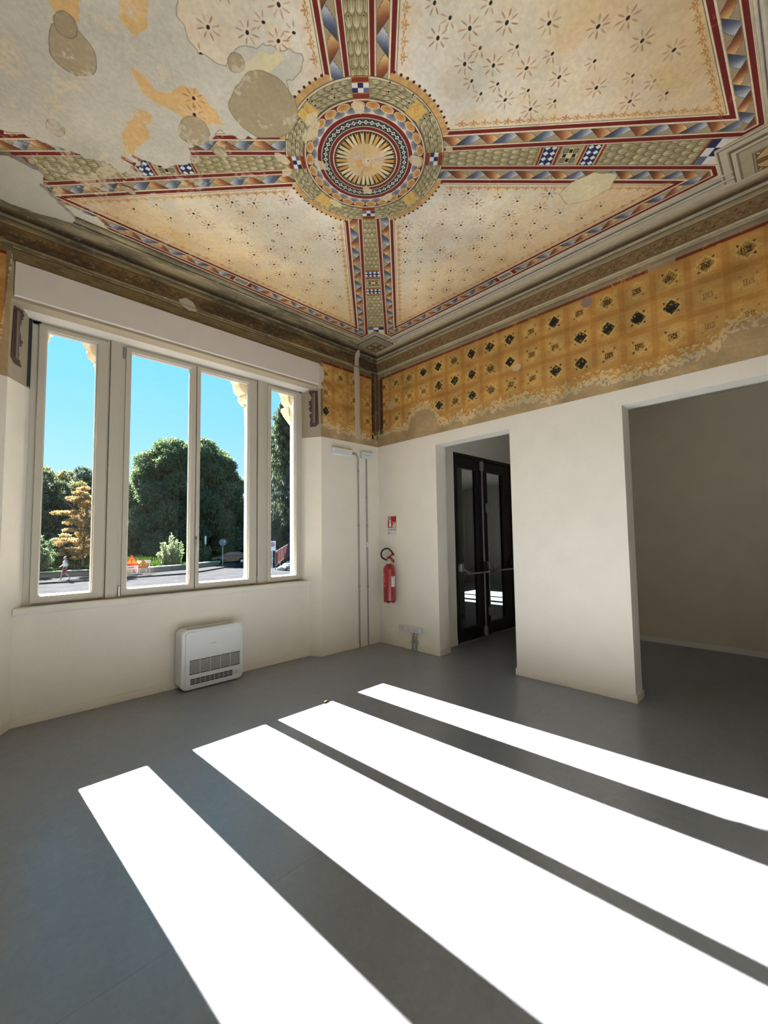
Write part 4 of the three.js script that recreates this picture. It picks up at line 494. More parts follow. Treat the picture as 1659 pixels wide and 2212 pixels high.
{ // stone tracery outside the window: slender columns, leafy capitals, cusped arches
  const st = std([0.46, 0.39, 0.28], 0.9, { map: rep(wallNoise, 2) }), f = structure('exterior_window_arcade');
  const X = [-3.98, -3.31, -1.728, -1.02];
  const s = new THREE.Shape(); s.moveTo(-4.6, 4.6); s.lineTo(-4.6, 3.05); s.lineTo(X[0], 3.05);
  const arch = (a, b) => { const c = (a + b) / 2, top = 3.98; s.lineTo(a + 0.02, 3.26); s.bezierCurveTo(a + 0.08, 3.27, a + 0.12, 3.32, a + 0.085, 3.385); s.bezierCurveTo(a + 0.13, 3.385, a + 0.17, 3.42, a + 0.165, 3.47); s.bezierCurveTo(a + 0.165, 3.53, a + 0.20, 3.55, a + 0.225, 3.58); s.bezierCurveTo(a + 0.24, 3.75, c - 0.12, 3.88, c, top); s.bezierCurveTo(c + 0.12, 3.88, b - 0.24, 3.75, b - 0.225, 3.58); s.bezierCurveTo(b - 0.20, 3.55, b - 0.165, 3.53, b - 0.165, 3.47); s.bezierCurveTo(b - 0.17, 3.42, b - 0.13, 3.385, b - 0.085, 3.385); s.bezierCurveTo(b - 0.12, 3.32, b - 0.08, 3.27, b - 0.02, 3.26); s.lineTo(b, 3.22); };
  arch(X[0], X[1]); arch(X[1], X[2]); arch(X[2], X[3]); s.lineTo(X[3] + 0.02, 3.05); s.lineTo(-0.3, 3.05); s.lineTo(-0.3, 4.6); s.closePath();
  const g = extrude(s, 0.16, 0.012, 2, 14); g.translate(0, 0, -0.72); part(f, 'arch_screen', g, st);
  X.forEach((x, i) => { const cx = i === 0 ? x - 0.05 : i === 3 ? x + 0.02 : x, r = i === 3 ? 0.075 : 0.055; part(f, 'column_shaft', lathe([[0, 0.95], [r * 1.5, 0.95], [r * 1.5, 1.0], [r * 1.1, 1.03], [r, 1.06], [r * 0.96, 3.0], [r * 1.05, 3.01], [r * 1.05, 3.03], [r * 0.98, 3.04]], cx, 0, -0.63, 20), st); part(f, 'capital', lathe([[r, 3.0], [r * 1.1, 3.04], [r * 1.05, 3.08], [r * 1.15, 3.12], [r * 1.12, 3.15], [r * 1.25, 3.20], [r * 1.25, 3.27], [0, 3.27]], cx, 0, -0.63, 8), st); });
  const b1 = extrude(shapeOf([[0, 0], [0.10, 0.11], [0.13, 0.16], [0.13, 0.19], [0, 0.19]]), 0.13, 0.008, 1); b1.rotateY(Math.PI); b1.translate(-1.09, 3.13, -0.55); part(f, 'corbel', b1, st);
  part(f, 'outer_sill', rbox(-4.2, -0.85, 0.86, 0.945, -0.78, -0.5, 0.01), st); part(f, 'outer_wall', [box(-8, -4.2, -1.5, 6, -0.75, -0.5), box(-0.85, 2.1, -1.5, 6, -0.75, -0.5), box(-4.2, -0.85, -1.5, 0.86, -0.75, -0.5), box(-4.2, -0.85, 4.55, 6, -0.75, -0.5)], std([0.17, 0.13, 0.10], 0.9));
}
// ---------------------------------------------------------------- black glazed double door in the passage
{
  const d = structure('door_1'), z = 0.92, m = M.black;
  const fr = rectRing(0.605, 2.235, -0.05, 2.715, z - 0.09, z + 0.005, 0.035, 0.035, 0.052, 0.05, 0.003); part(d, 'door_frame', fr, m);
  const leaf = (x0, x1, g0, g1) => { const o = part(d, 'door_leaf', rectRing(x0, x1, 0.012, 2.662, z - 0.075, z - 0.01, g0 - x0, x1 - g1, 0.165, 0.15, 0.004), m); const g = new THREE.PlaneGeometry(g1 - g0 + 0.01, 2.35); g.translate((g0 + g1) / 2, 0.165 + 1.175, z - 0.045); mesh('glass_pane', g, M.doorGlass, o); mesh('glazing_bead', rectRing(g0 - 0.004, g1 + 0.004, 0.17, 2.518, z - 0.03, z - 0.004, 0.022, 0.022, 0.022, 0.022, 0.003), m, o); return o; };
  const L1 = leaf(0.642, 1.352, 0.675, 1.185), L2 = leaf(1.358, 2.198, 1.46, 1.955);
  // panic bars: two boxes, a bowed bar
  const bars = (lf, xa, xb, y) => { const k = M.grey; for (const x of [xa, xb]) { mesh('bar_housing', rbox(x - 0.035, x + 0.035, y - 0.02, y + 0.10, z - 0.01, z + 0.055, 0.02, 4), x === xb ? M.black : k, lf); mesh('bar_arm', tube([[x, y + 0.03, z + 0.04], [x + (x === xa ? 0.06 : -0.06), y - 0.01, z + 0.075], [x + (x === xa ? 0.14 : -0.12), y - 0.045, z + 0.09]], 0.014, 14, 8), x === xb ? M.black : k, lf); } mesh('push_bar', bar([xa + 0.02, y - 0.05, z + 0.09], [xb + 0.03, y - 0.05, z + 0.09], 0.014, 12), M.steel, lf); };
  bars(L1, 0.70, 1.30, 1.02); bars(L2, 1.43, 2.14, 1.02);
  mesh('vertical_rod', bar([1.300, 0.10, z + 0.022], [1.300, 2.58, z + 0.022], 0.013, 12), M.grey, L1); mesh('latch_cap', rbox(1.268, 1.332, 2.50, 2.66, z - 0.01, z + 0.05, 0.024, 4), M.grey, L1); mesh('latch_cap', rbox(1.268, 1.332, 0.015, 0.16, z - 0.01, z + 0.05, 0.024, 4), M.grey, L1);
  mesh('vertical_rod', bar([1.440, 0.40, z + 0.018], [1.440, 2.0, z + 0.018], 0.008, 10), M.grey, L2);
  for (const y of [1.88, 0.30]) for (const x of [1.428, 1.468]) mesh('rod_guide', rbox(x - 0.016, x + 0.016, y - 0.01, y + 0.13, z - 0.01, z + 0.045, 0.014, 4), M.grey, L2);
  part(d, 'threshold', rbox(0.62, 2.235, 0, 0.012, z - 0.02, z + 0.035, 0.003), M.steel);
}
// ---------------------------------------------------------------- things in the room
{ // floor-standing fan coil under the window
  const t = thing('fan_coil_heater', 'white low fan coil heater with grilles standing on the floor under the window', 'heater', [-2.435, 0.008, -0.145]);
  const w = 0.645, h = 0.592, dep = 0.185, m = M.whitePlastic;
  const g = extrude(roundRect(w - 0.024, h - 0.024, 0.048), dep - 0.024, 0.012, 4, 14); g.translate(0, h / 2, 0.012); part(t, 'casing', g, m);
  const p = extrude(roundRect(w - 0.066, 0.43, 0.028), 0.008, 0.004, 2, 10); p.translate(0.008, 0.352, dep - 0.004); part(t, 'front_panel', p, m);
  const q = extrude(roundRect(w - 0.066, 0.105, 0.022), 0.006, 0.003, 2, 10); q.translate(0.008, 0.080, dep - 0.003); part(t, 'lower_panel', q, m);
  const F = dep + 0.0085, gx0 = -w / 2 + 0.075, gx1 = w / 2 - 0.045, gy0 = 0.152, gy1 = 0.292;
  part(t, 'grille_void', box(gx0, gx1, gy0, gy1, F - 0.004, F + 0.0005), M.dark);
  const n = 10, st = (gy1 - gy0) / (n + 1); for (let i = 1; i <= n; i++) part(t, 'slat', rbox(gx0, gx1, gy0 + st * i - 0.0034 + 0.001, gy0 + st * i + 0.0034 + 0.001, F, F + 0.004, 0.0015, 1), M.greyPlastic);
  for (let i = 0; i <= 5; i++) part(t, 'grille_bar', rbox(gx0 + ((gx1 - gx0) * i) / 5 - 0.002, gx0 + ((gx1 - gx0) * i) / 5 + 0.002, gy0, gy1, F, F + 0.0048, 0.001, 1), M.greyPlastic);
  const a0 = gx0 + 0.012, a1 = a0 + 0.435, b0 = 0.052, b1 = 0.108, G = dep + 0.0065; part(t, 'grille_void', box(a0, a1, b0, b1, G - 0.004, G + 0.0005), M.dark);
  for (let i = 1; i <= 3; i++) part(t, 'slat', rbox(a0, a1, b0 + (i * (b1 - b0)) / 4 - 0.0022, b0 + (i * (b1 - b0)) / 4 + 0.0022, G, G + 0.003, 0.001, 1), M.greyPlastic);
  for (let i = 0; i <= 9; i++) part(t, 'grille_bar', rbox(a0 + ((a1 - a0) * i) / 9 - 0.0018, a0 + ((a1 - a0) * i) / 9 + 0.0018, b0, b1, G, G + 0.0034, 0.0008, 1), M.greyPlastic);
  part(t, 'outlet_slot', rbox(-w / 2 + 0.075, w / 2 - 0.10, h - 0.003, h + 0.0015, 0.095, 0.150, 0.001, 1), M.dark); part(t, 'outlet_flap', rbox(-w / 2 + 0.08, w / 2 - 0.105, h - 0.001, h + 0.005, 0.125, 0.150, 0.002, 1), M.greyPlastic);
  part(t, 'badge', rbox(-0.03, 0.025, 0.425, 0.4305, F, F + 0.001, 0.0008, 1), M.conduit);
  part(t, 'display', rbox(0.21, 0.262, 0.058, 0.098, G, G + 0.0015, 0.002, 1), M.greyPlastic);
  for (const x of [-0.24, 0.24]) part(t, 'foot', rbox(x - 0.03, x + 0.03, -0.008, 0.014, 0.03, 0.14, 0.003), M.rubber);
}
{ // fire extinguisher hung on the right wall
  const cz = 0.308, cx = -0.108, r = 0.083, t = thing('fire_extinguisher', 'red fire extinguisher with black hose hanging on the wall near the corner', 'fire extinguisher', [cx, 0.612, cz]);
  part(t, 'cylinder', lathe([[0, 0.02], [0.03, 0.02], [r - 0.006, 0.012], [r, 0.03], [r, 0.45], [r - 0.004, 0.475], [r - 0.02, 0.50], [r - 0.045, 0.517], [0.022, 0.524], [0.020, 0.535], [0, 0.535]], 0, 0, 0, 36), M.red);
  const sk = new THREE.CylinderGeometry(r, r - 0.008, 0.05, 40, 1, true), p = sk.attributes.position; for (let i = 0; i < p.count; i++) if (p.getY(i) < 0) { const a = Math.atan2(p.getZ(i), p.getX(i)); p.setY(i, -0.025 + 0.016 * Math.max(0, Math.cos(a * 6))); } sk.translate(0, 0.02, 0); sk.computeVertexNormals(); part(t, 'base_skirt', sk, phys([0.36, 0.010, 0.014], 0.4, { side: THREE.DoubleSide }));
  part(t, 'neck_ring', cyl(0.022, 0.022, 0.03, 0, 0.53, 0), M.steel);
  part(t, 'valve', [rbox(-0.016, 0.016, 0.555, 0.595, -0.03, 0.045, 0.006), cyl(0.010, 0.010, 0.03, 0, 0.545, 0)], M.steel);
  const hb = (pts, m, nm) => part(t, nm, extrude(shapeOf(pts), 0.02, 0.003, 1).translate(0, 0, -0.01).rotateY(-Math.PI / 2), m);
  hb([[-0.035, 0.60], [0.02, 0.602], [0.075, 0.565], [0.085, 0.545], [0.09, 0.55], [0.088, 0.585], [0.03, 0.618], [-0.03, 0.615]], M.red, 'carrying_handle'); hb([[-0.03, 0.612], [0.0, 0.63], [0.075, 0.668], [0.085, 0.66], [0.083, 0.655], [0.01, 0.615]], M.red, 'lever');
  part(t, 'nozzle_clip', rbox(-0.012, 0.012, 0.645, 0.675, 0.070, 0.092, 0.004), M.rubber);
  part(t, 'hose', tube([[0, 0.578, -0.032], [-0.005, 0.585, -0.075], [-0.01, 0.62, -0.135], [-0.01, 0.68, -0.145], [-0.01, 0.728, -0.085], [-0.008, 0.738, -0.02], [-0.005, 0.715, 0.035], [0, 0.672, 0.072]], 0.0115, 48, 12), M.rubber);
  const [c, x] = canvas(512, 512); x.fillStyle = '#a80d12'; x.fillRect(0, 0, 512, 512); x.fillStyle = '#e6d2cc'; x.font = 'bold 46px sans-serif'; x.textAlign = 'left'; x.fillText('ESTINTORE', 60, 60); x.font = 'bold 26px sans-serif'; x.fillText('A POLVERE  6 kg', 60, 100); x.font = '20px sans-serif'; x.strokeStyle = '#d8b8b0'; x.lineWidth = 4; for (let i = 0; i < 11; i++) { x.globalAlpha = 0.75; x.fillRect(60, 130 + i * 22, 190 + 90 * hash2(i, 2, 3), 9); } x.globalAlpha = 1; x.font = 'bold 60px sans-serif'; x.beginPath(); x.arc(92, 410, 26, 0.6, 5.7); x.lineWidth = 10; x.strokeStyle = '#f0e4e0'; x.stroke(); x.fillStyle = '#f0e4e0'; x.fillRect(120, 400, 120, 16); x.strokeRect(50, 465, 330, 1);
  const cylPatch = (th0, th1, y0, y1, rad, tex, nm) => { const g = new THREE.CylinderGeometry(rad, rad, y1 - y0, 20, 1, true, th0, th1 - th0); g.translate(0, (y0 + y1) / 2, 0); part(t, nm, g, std([1, 1, 1], 0.4, { map: tex })); };
  cylPatch(-2.55, -0.95, 0.21, 0.40, r + 0.0006, colorTex(c), 'instruction_label');
  const [c2, y] = canvas(128, 256); y.fillStyle = '#d9d8d4'; y.fillRect(0, 0, 128, 256); y.fillStyle = '#333'; y.fillRect(20, 14, 44, 18); y.fillStyle = '#a9a9a6'; for (let i = 0; i < 9; i++) y.fillRect(14, 60 + i * 20, 100, 3); y.fillRect(62, 50, 3, 190);
  cylPatch(-0.45, 0.35, 0.215, 0.36, r + 0.0012, colorTex(c2), 'inspection_tag');
  part(t, 'wall_bracket', rbox(r - 0.004, -cx, 0.44, 0.50, -0.02, 0.02, 0.002), M.steel);
}
{ // extinguisher sign
  const [c, x] = canvas(512, 730); x.fillStyle = '#e4e2dc'; x.fillRect(0, 0, 512, 730); x.fillStyle = '#a5141c'; x.fillRect(16, 20, 480, 440); x.fillStyle = '#ece8e2';
  x.beginPath(); x.moveTo(88, 430); x.lineTo(88, 190); x.quadraticCurveTo(92, 165, 125, 160); x.lineTo(125, 130); x.lineTo(165, 130); x.lineTo(165, 160); x.quadraticCurveTo(200, 165, 206, 190); x.lineTo(206, 430); x.fill(); x.lineWidth = 22; x.strokeStyle = '#ece8e2'; x.beginPath(); x.moveTo(150, 128); x.lineTo(205, 96); x.stroke(); x.beginPath(); x.arc(140, 128, 62, Math.PI, Math.PI * 1.75); x.stroke(); x.beginPath(); x.arc(118, 120, 70, Math.PI * 0.8, Math.PI * 1.6); x.stroke(); x.fillStyle = '#a5141c'; x.fillRect(118, 220, 58, 50);
  x.strokeStyle = '#ece8e2'; x.lineWidth = 24; x.lineCap = 'round'; for (const [a, b, k] of [[290, 430, 0], [350, 440, 0.2], [410, 440, 0.1]]) { x.beginPath(); x.moveTo(a, b); x.bezierCurveTo(a - 20, b - 70, a + 80, b - 90, a + 20 + 80 * k, b - 190); x.stroke(); x.beginPath(); x.moveTo(a + 10, b); x.bezierCurveTo(a + 50, b - 20, a + 70, b - 60, a + 62, b - 110); x.stroke(); }
  x.fillStyle = '#2a2a2a'; x.font = 'bold 84px sans-serif'; x.textAlign = 'left'; x.textBaseline = 'alphabetic'; x.save(); x.translate(18, 568); x.scale(476 / x.measureText('ESTINTORE').width, 1.15); x.fillText('ESTINTORE', 0, 0); x.restore(); x.fillStyle = '#d6d8d8'; x.fillRect(0, 600, 512, 130); x.fillStyle = '#2a2a2a'; x.font = 'bold 96px sans-serif'; x.fillText('N°', 22, 696);
  const g = planarUV(new RoundedBoxGeometry(0.003, 0.272, 0.179, 1, 0.001), (a, y, z) => [z / 0.179 + 0.5, y / 0.272 + 0.5]), t = mesh('extinguisher_sign', g, std([1, 1, 1], 0.45, { map: colorTex(c) })); t.position.set(-0.0022, 1.676, 0.273); tag(t, 'red and white sign with an extinguisher pictogram above the extinguisher', 'sign');
}
{ // sockets low on the right wall with their conduits
  const t = thing('socket_box', 'white surface box of two power sockets and a blank plate low on the wall', 'power socket', [0, 0.236, 0.41]); t.userData.category = 'power socket';
  for (let i = 0; i < 3; i++) { const z0 = i * 0.118; part(t, 'module', rbox(-0.044, 0, 0, 0.078, z0 + 0.002, z0 + 0.114, 0.006, 3), M.whitePlastic); part(t, 'face_plate', rbox(-0.049, -0.043, 0.008, 0.070, z0 + 0.018, z0 + 0.098, 0.003, 2), M.greyPlastic).userData.label = 'plate'; if (i < 2) { const c = new THREE.CylinderGeometry(0.023, 0.023, 0.006, 28); c.rotateZ(Math.PI / 2); c.translate(-0.048, 0.039, z0 + 0.054); part(t, 'outlet', c, M.whitePlastic); for (const dz of [-0.0095, 0, 0.0095]) { const h = new THREE.CylinderGeometry(0.0032, 0.0032, 0.004, 10); h.rotateZ(Math.PI / 2); h.translate(-0.0505, 0.039, z0 + 0.054 + dz); part(t, 'pin_hole', h, M.dark); } part(t, 'outlet_rim', new THREE.TorusGeometry(0.023, 0.0016, 6, 28).rotateY(Math.PI / 2).translate(-0.051, 0.039, z0 + 0.054), M.conduit); } else for (const dz of [0.035, 0.072]) { const h = new THREE.CylinderGeometry(0.004, 0.004, 0.003, 12); h.rotateZ(Math.PI / 2); h.translate(-0.0495, 0.032, z0 + dz); part(t, 'screw', h, M.conduit); } }
  part(t, 'module', rbox(-0.044, 0, 0.004, 0.074, 0.354, 0.398, 0.012, 3), M.whitePlastic);
  [0.648, 0.705].forEach((z, i) => { const k = thing('electrical_conduit', i ? 'short grey conduit from the socket box to the floor, farther from the corner' : 'short grey conduit from the socket box to the floor, nearer the corner', 'conduit', [-0.024, 0, z]); part(k, 'pipe', cyl(0.0125, 0.0125, 0.238, 0, 0, 0, 16), M.conduit); part(k, 'coupling', cyl(0.0155, 0.0155, 0.035, 0, 0.2, 0, 16), M.steel); part(k, 'clip', rbox(-0.017, 0.024, 0.098, 0.118, -0.02, 0.02, 0.004), M.conduit); });
}
{ // boxes high beside the corner and the two conduits running down from them
  const a = thing('emergency_light', 'long blank white box mounted high beside the window', 'emergency light', [-0.697, 2.678, 0]); part(a, 'housing', rbox(-0.167, 0.163, -0.048, 0.048, 0, 0.045, 0.008, 3), M.whitePlastic); part(a, 'diffuser', rbox(-0.160, 0.156, -0.042, 0.042, 0.040, 0.058, 0.006, 3), M.whitePlastic);
  const b = thing('wall_vent_box', 'small white box with a dark slot, high by the corner', 'junction box', [-0.248, 2.688, 0]); part(b, 'housing', rbox(-0.112, 0.112, -0.052, 0.050, 0, 0.032, 0.006, 3), M.greyPlastic); part(b, 'cover', rbox(-0.100, 0.106, -0.046, 0.044, 0.030, 0.040, 0.004, 2), M.whitePlastic); part(b, 'slot', rbox(-0.070, 0.055, -0.005, 0.003, 0.038, 0.0412, 0.002, 1), M.conduit);
  const c = thing('electrical_conduit', 'left grey wall conduit with a bend into the long white box', 'conduit', [-0.405, 0, 0.016]); part(c, 'pipe', tube([[-0.135, 2.678, 0.008], [-0.06, 2.678, 0], [-0.02, 2.665, 0], [0, 2.625, 0], [0, 2.56, 0], [0, 1.2, 0], [0, 0.0, 0]], 0.0105, 80, 12), M.conduit);
  for (const y of [2.43, 1.66, 0.82]) part(c, 'coupling', cyl(0.0155, 0.0155, 0.035, 0, y, 0, 16), M.conduit);
  const d = thing('electrical_conduit', 'right grey wall conduit rising straight to the slotted white box', 'conduit', [-0.246, 0, 0.014]); part(d, 'pipe', cyl(0.0105, 0.0105, 2.64, 0, 0, 0, 14), M.conduit); for (const y of [2.06, 1.66, 0.80]) part(d, 'coupling', cyl(0.0155, 0.0155, 0.035, 0, y, 0, 16), M.conduit); part(d, 'sleeve', cyl(0.0135, 0.0135, 0.075, 0, 1.37, 0, 16), M.whitePlastic).userData.label = 'white sleeve';
}
{ // a dry leaf on the floor at the edge of the sunlight
  const g = new THREE.SphereGeometry(1, 16, 8), p = g.attributes.position; for (let i = 0; i < p.count; i++) { const k = 1 + 0.5 * (hash2(i % 17, (i / 17) | 0, 3) - 0.5); p.setXYZ(i, p.getX(i) * 0.035 * k, p.getY(i) * 0.008 + 0.008, p.getZ(i) * 0.016 * k); } g.computeVertexNormals();
  const t = mesh('dry_leaf', g, std([0.10, 0.06, 0.03], 0.9)); t.position.set(-1.895, 0, 1.25); t.rotation.y = 0.5; tag(t, 'small brown curled leaf lying on the floor at the tip of a sunlit strip', 'leaf');
}

// ---------------------------------------------------------------- outdoors, 1.5 m below the room's floor
const GY = -1.5;
const asphaltTex = dataTex(512, (u, v) => { const k = 0.8 + 0.25 * (tn(u, v, 4, 61, 3) - 0.5) + 0.3 * (tn(u, v, 90, 63, 2) - 0.5); return [k, k, k]; });
{
  const asph = phys([0.043, 0.0445, 0.049], 0.95, { ior: 1.0, map: rep(asphaltTex, 0.3) }), walk = phys([0.045, 0.0455, 0.048], 0.95, { ior: 1.0, map: rep(asphaltTex, 0.6) });
  const KERB = [[-40, -36.5], [-12, -35.6], [2, -34.6], [9.5, -34.9], [12, -37], [15, -40], [21, -46.6], [40, -68], [60, -90]];
  const back = KERB.map(([x, z]) => [x, z]).reverse();
  const road = footprint([[-60, -0.6], [80, -0.6], [80, -90], ...back, [-60, -36.5]].map((p) => p), GY - 0.3, GY); const r = structure('road'); part(r, 'carriageway', road, asph);
  const gr = structure('park_ground'); part(gr, 'subsoil', box(-60, 80, GY - 0.5, GY - 0.02, -110, -30), std([0.10, 0.10, 0.06], 1));
  const sw = structure('sidewalk'); part(sw, 'paving', footprint([...KERB.map(([x, z]) => [x, z - 0.15]), ...KERB.map(([x, z]) => [x - 1, z - 6.5]).reverse()], GY - 0.2, GY + 0.12), walk);
  const ks = phys([0.05, 0.048, 0.046], 0.95, { ior: 1.0 });
  for (let i = 0; i + 1 < KERB.length - 1; i++) { const [ax, az] = KERB[i], [bx, bz] = KERB[i + 1], len = Math.hypot(bx - ax, bz - az), n = Math.max(1, Math.round(len / 3)); for (let k = 0; k < n; k++) { const g = rbox(0.01, len / n - 0.01, GY - 0.1, GY + 0.13, -0.15, 0, 0.02, 1); g.rotateY(Math.atan2(-(bz - az), bx - ax)); g.translate(ax + ((bx - ax) * k) / n, 0, az + ((bz - az) * k) / n); part(sw, 'kerb_stone', g, ks); } }
  // low stone wall of the park
  const WALL = [[-34, -42.5], [-14, -41.2], [3, -39.9], [8, -38.9], [11.4, -40.4], [16.3, -44.2]], t = structure('park_wall'); t.userData.label = 'low stone park wall with a pale coping';
  const sA = [std([0.20, 0.185, 0.165], 0.95, { map: rep(wallNoise, 1) }), std([0.16, 0.15, 0.135], 0.95, { map: rep(wallNoise, 1.3) }), std([0.23, 0.205, 0.18], 0.95)], cop = std([0.42, 0.41, 0.38], 0.9);
  for (let i = 0; i + 1 < WALL.length; i++) { const [ax, az] = WALL[i], [bx, bz] = WALL[i + 1], len = Math.hypot(bx - ax, bz - az), n = Math.max(1, Math.round(len / 1.9)); for (let k = 0; k < n; k++) { const put = (g) => { g.rotateY(Math.atan2(-(bz - az), bx - ax)); g.translate(ax + ((bx - ax) * k) / n, 0, az + ((bz - az) * k) / n); return g; }, e = rr(-0.02, 0.02); part(t, 'stone', put(rbox(0.015, len / n - 0.015, GY, GY + 0.52, -0.36 + e, e, 0.03, 1)), sA[(i + k) % 3]); part(t, 'coping_stone', put(rbox(0.008, len / n - 0.008, GY + 0.52, GY + 0.61, -0.42, 0.06, 0.02, 1)), cop); } }
  const lawn = structure('lawn'); const g = new THREE.PlaneGeometry(100, 60, 60, 40); g.rotateX(-Math.PI / 2); const p = g.attributes.position; for (let i = 0; i < p.count; i++) { const x = p.getX(i) + 5, d = -p.getZ(i) + 30; p.setXYZ(i, x, GY + 0.42 + 1.15 * Math.min(1, d / 26) + 0.12 * fbm(x * 0.3, d * 0.3, 4), -39.6 - d - (x < 3 ? (3 - x) * 0.03 : 0) - Math.max(0, x - 8) * 0.75); } g.computeVertexNormals(); metreUV(g);
  const gt = dataTex(256, (u, v) => { const k = 0.75 + 0.5 * (tn(u, v, 30, 33, 3) - 0.5); return [k, k, k]; }); part(lawn, 'turf', g, phys([0.024, 0.048, 0.006], 1, { ior: 1.0, map: rep(gt, 0.5) }));
  const tufts = new THREE.ConeGeometry(0.035, 0.22, 3); tufts.translate(0, 0.1, 0); const im = new THREE.InstancedMesh(tufts, phys([0.014, 0.030, 0.004], 1, { ior: 1.0 }), 6000), mm = new THREE.Matrix4(); for (let i = 0; i < 9000; i++) { const x = rr(-4, 14), d = rr(0.4, 16); mm.makeRotationY(rr(0, 6)); mm.setPosition(x, GY + 0.42 + 1.15 * Math.min(1, d / 26), -39.7 - d - Math.max(0, x - 8) * 0.75); im.setMatrixAt(i, mm); } shade(im); im.name = 'grass_tufts'; im.userData.kind = 'stuff'; im.userData.label = 'short bright green grass of the park lawn'; scene.add(im);
}
// ---- trees and bushes: leaf sprays set out on lobes of a crown
const sprayGeo = (() => { const gs = []; for (const [rx, ry, rz, s] of [[0, 0, 0, 1], [0.7, 0.4, 2.1, 0.9], [-0.6, -0.5, 4.2, 0.85]]) { const g = new THREE.BufferGeometry(); g.setAttribute('position', new THREE.Float32BufferAttribute([0, 0, 0, 0.22, 0.4, 0.06, 0, 1, 0, -0.22, 0.4, 0.06], 3)); g.setIndex([0, 1, 2, 0, 2, 3]); g.computeVertexNormals(); g.scale(s, s, s); g.rotateX(rx); g.rotateY(ry); g.rotateZ(rz); gs.push(g); } return merge(gs); })();
const leafMat = (c, t = 0.4) => phys(c, 0.85, { transmission: t, thickness: 0, side: THREE.DoubleSide });
const barkMat = std([0.10, 0.08, 0.06], 0.95);
function crown(parent, lobes, n, size, material, tint) { // lobes: [x, y, z, rx, ry, rz]
  const im = new THREE.InstancedMesh(sprayGeo, material, n), o = new THREE.Object3D(), vol = lobes.map((l) => l[3] * l[4] + l[4] * l[5] + l[3] * l[5]), tot = vol.reduce((a, b) => a + b, 0), col = new THREE.Color();
  for (let i = 0; i < n; i++) { let q = rnd() * tot, k = 0; while (k < lobes.length - 1 && (q -= vol[k]) > 0) k++; const l = lobes[k], u = rr(-1, 1), a = rr(0, 6.283), s = Math.sqrt(1 - u * u), r = Math.pow(rr(0.35, 1), 0.45) * (0.86 + 0.28 * fbm(Math.cos(a) * 3 + k, u * 3, 5, 3)); o.position.set(l[0] + l[3] * r * s * Math.cos(a), l[1] + l[4] * r * u, l[2] + l[5] * r * s * Math.sin(a)); o.rotation.set(rr(0, 6.3), rr(0, 6.3), rr(0, 6.3)); o.scale.setScalar(size * rr(0.7, 1.3)); o.updateMatrix(); im.setMatrixAt(i, o.matrix); const t = rr(1 - tint, 1 + tint); col.setRGB(t * rr(0.9, 1.15), t, t * rr(0.8, 1.1)); im.setColorAt(i, col); }
  shade(im); im.name = 'crown'; im.userData.kind = 'stuff'; parent.add(im); return im;
}
function trunk(parent, h, r, lean = 0.1, branches = 5) { const gs = [new THREE.TubeGeometry(new THREE.CatmullRomCurve3([new THREE.Vector3(0, -0.3, 0), new THREE.Vector3(lean * 0.3, h * 0.5, 0), new THREE.Vector3(lean, h, 0)]), 8, r, 8)]; for (let i = 0; i < branches; i++) { const y = h * rr(0.45, 0.9), a = (i / branches) * 6.28 + rr(0, 1), l = h * 0.35; gs.push(tube([[lean * 0.5, y, 0], [Math.cos(a) * l * 0.5, y + l * 0.4, Math.sin(a) * l * 0.5], [Math.cos(a) * l, y + l * 0.9, Math.sin(a) * l]], r * 0.35, 8, 6)); } part(parent, 'trunk', gs, barkMat); }
function roundTree(label, x, z, base, w, h, n, mat, size, bumps = 26) { // a full dome down to the ground, with bulging boughs
  const t = thing('broadleaf_tree', label, 'tree', [x, base, z]); trunk(t, h * 0.6, 0.015 * h, rr(-0.4, 0.4)); const lobes = [[0, h * 0.50, 0, w * 0.40, h * 0.44, w * 0.40], [0, h * 0.30, 0, w * 0.43, h * 0.28, w * 0.43]];
  for (let i = 0; i < bumps; i++) { const a = i * 2.39996, u = 0.12 + 0.82 * ((i + 0.5) / bumps), prof = u < 0.45 ? 0.94 + 0.06 * Math.sin(u * 7) : Math.sqrt(Math.max(0, 1 - ((u - 0.45) / 0.57) ** 2)), s = w * rr(0.10, 0.15); lobes.push([Math.cos(a) * Math.max(0, w * 0.5 * prof - s * 0.75), h * u - s * 0.25, Math.sin(a) * Math.max(0, w * 0.5 * prof - s * 0.75), s * 1.1, s * 0.9, s * 1.1]); }
  crown(t, lobes, n, size, mat, 0.28); return t; }
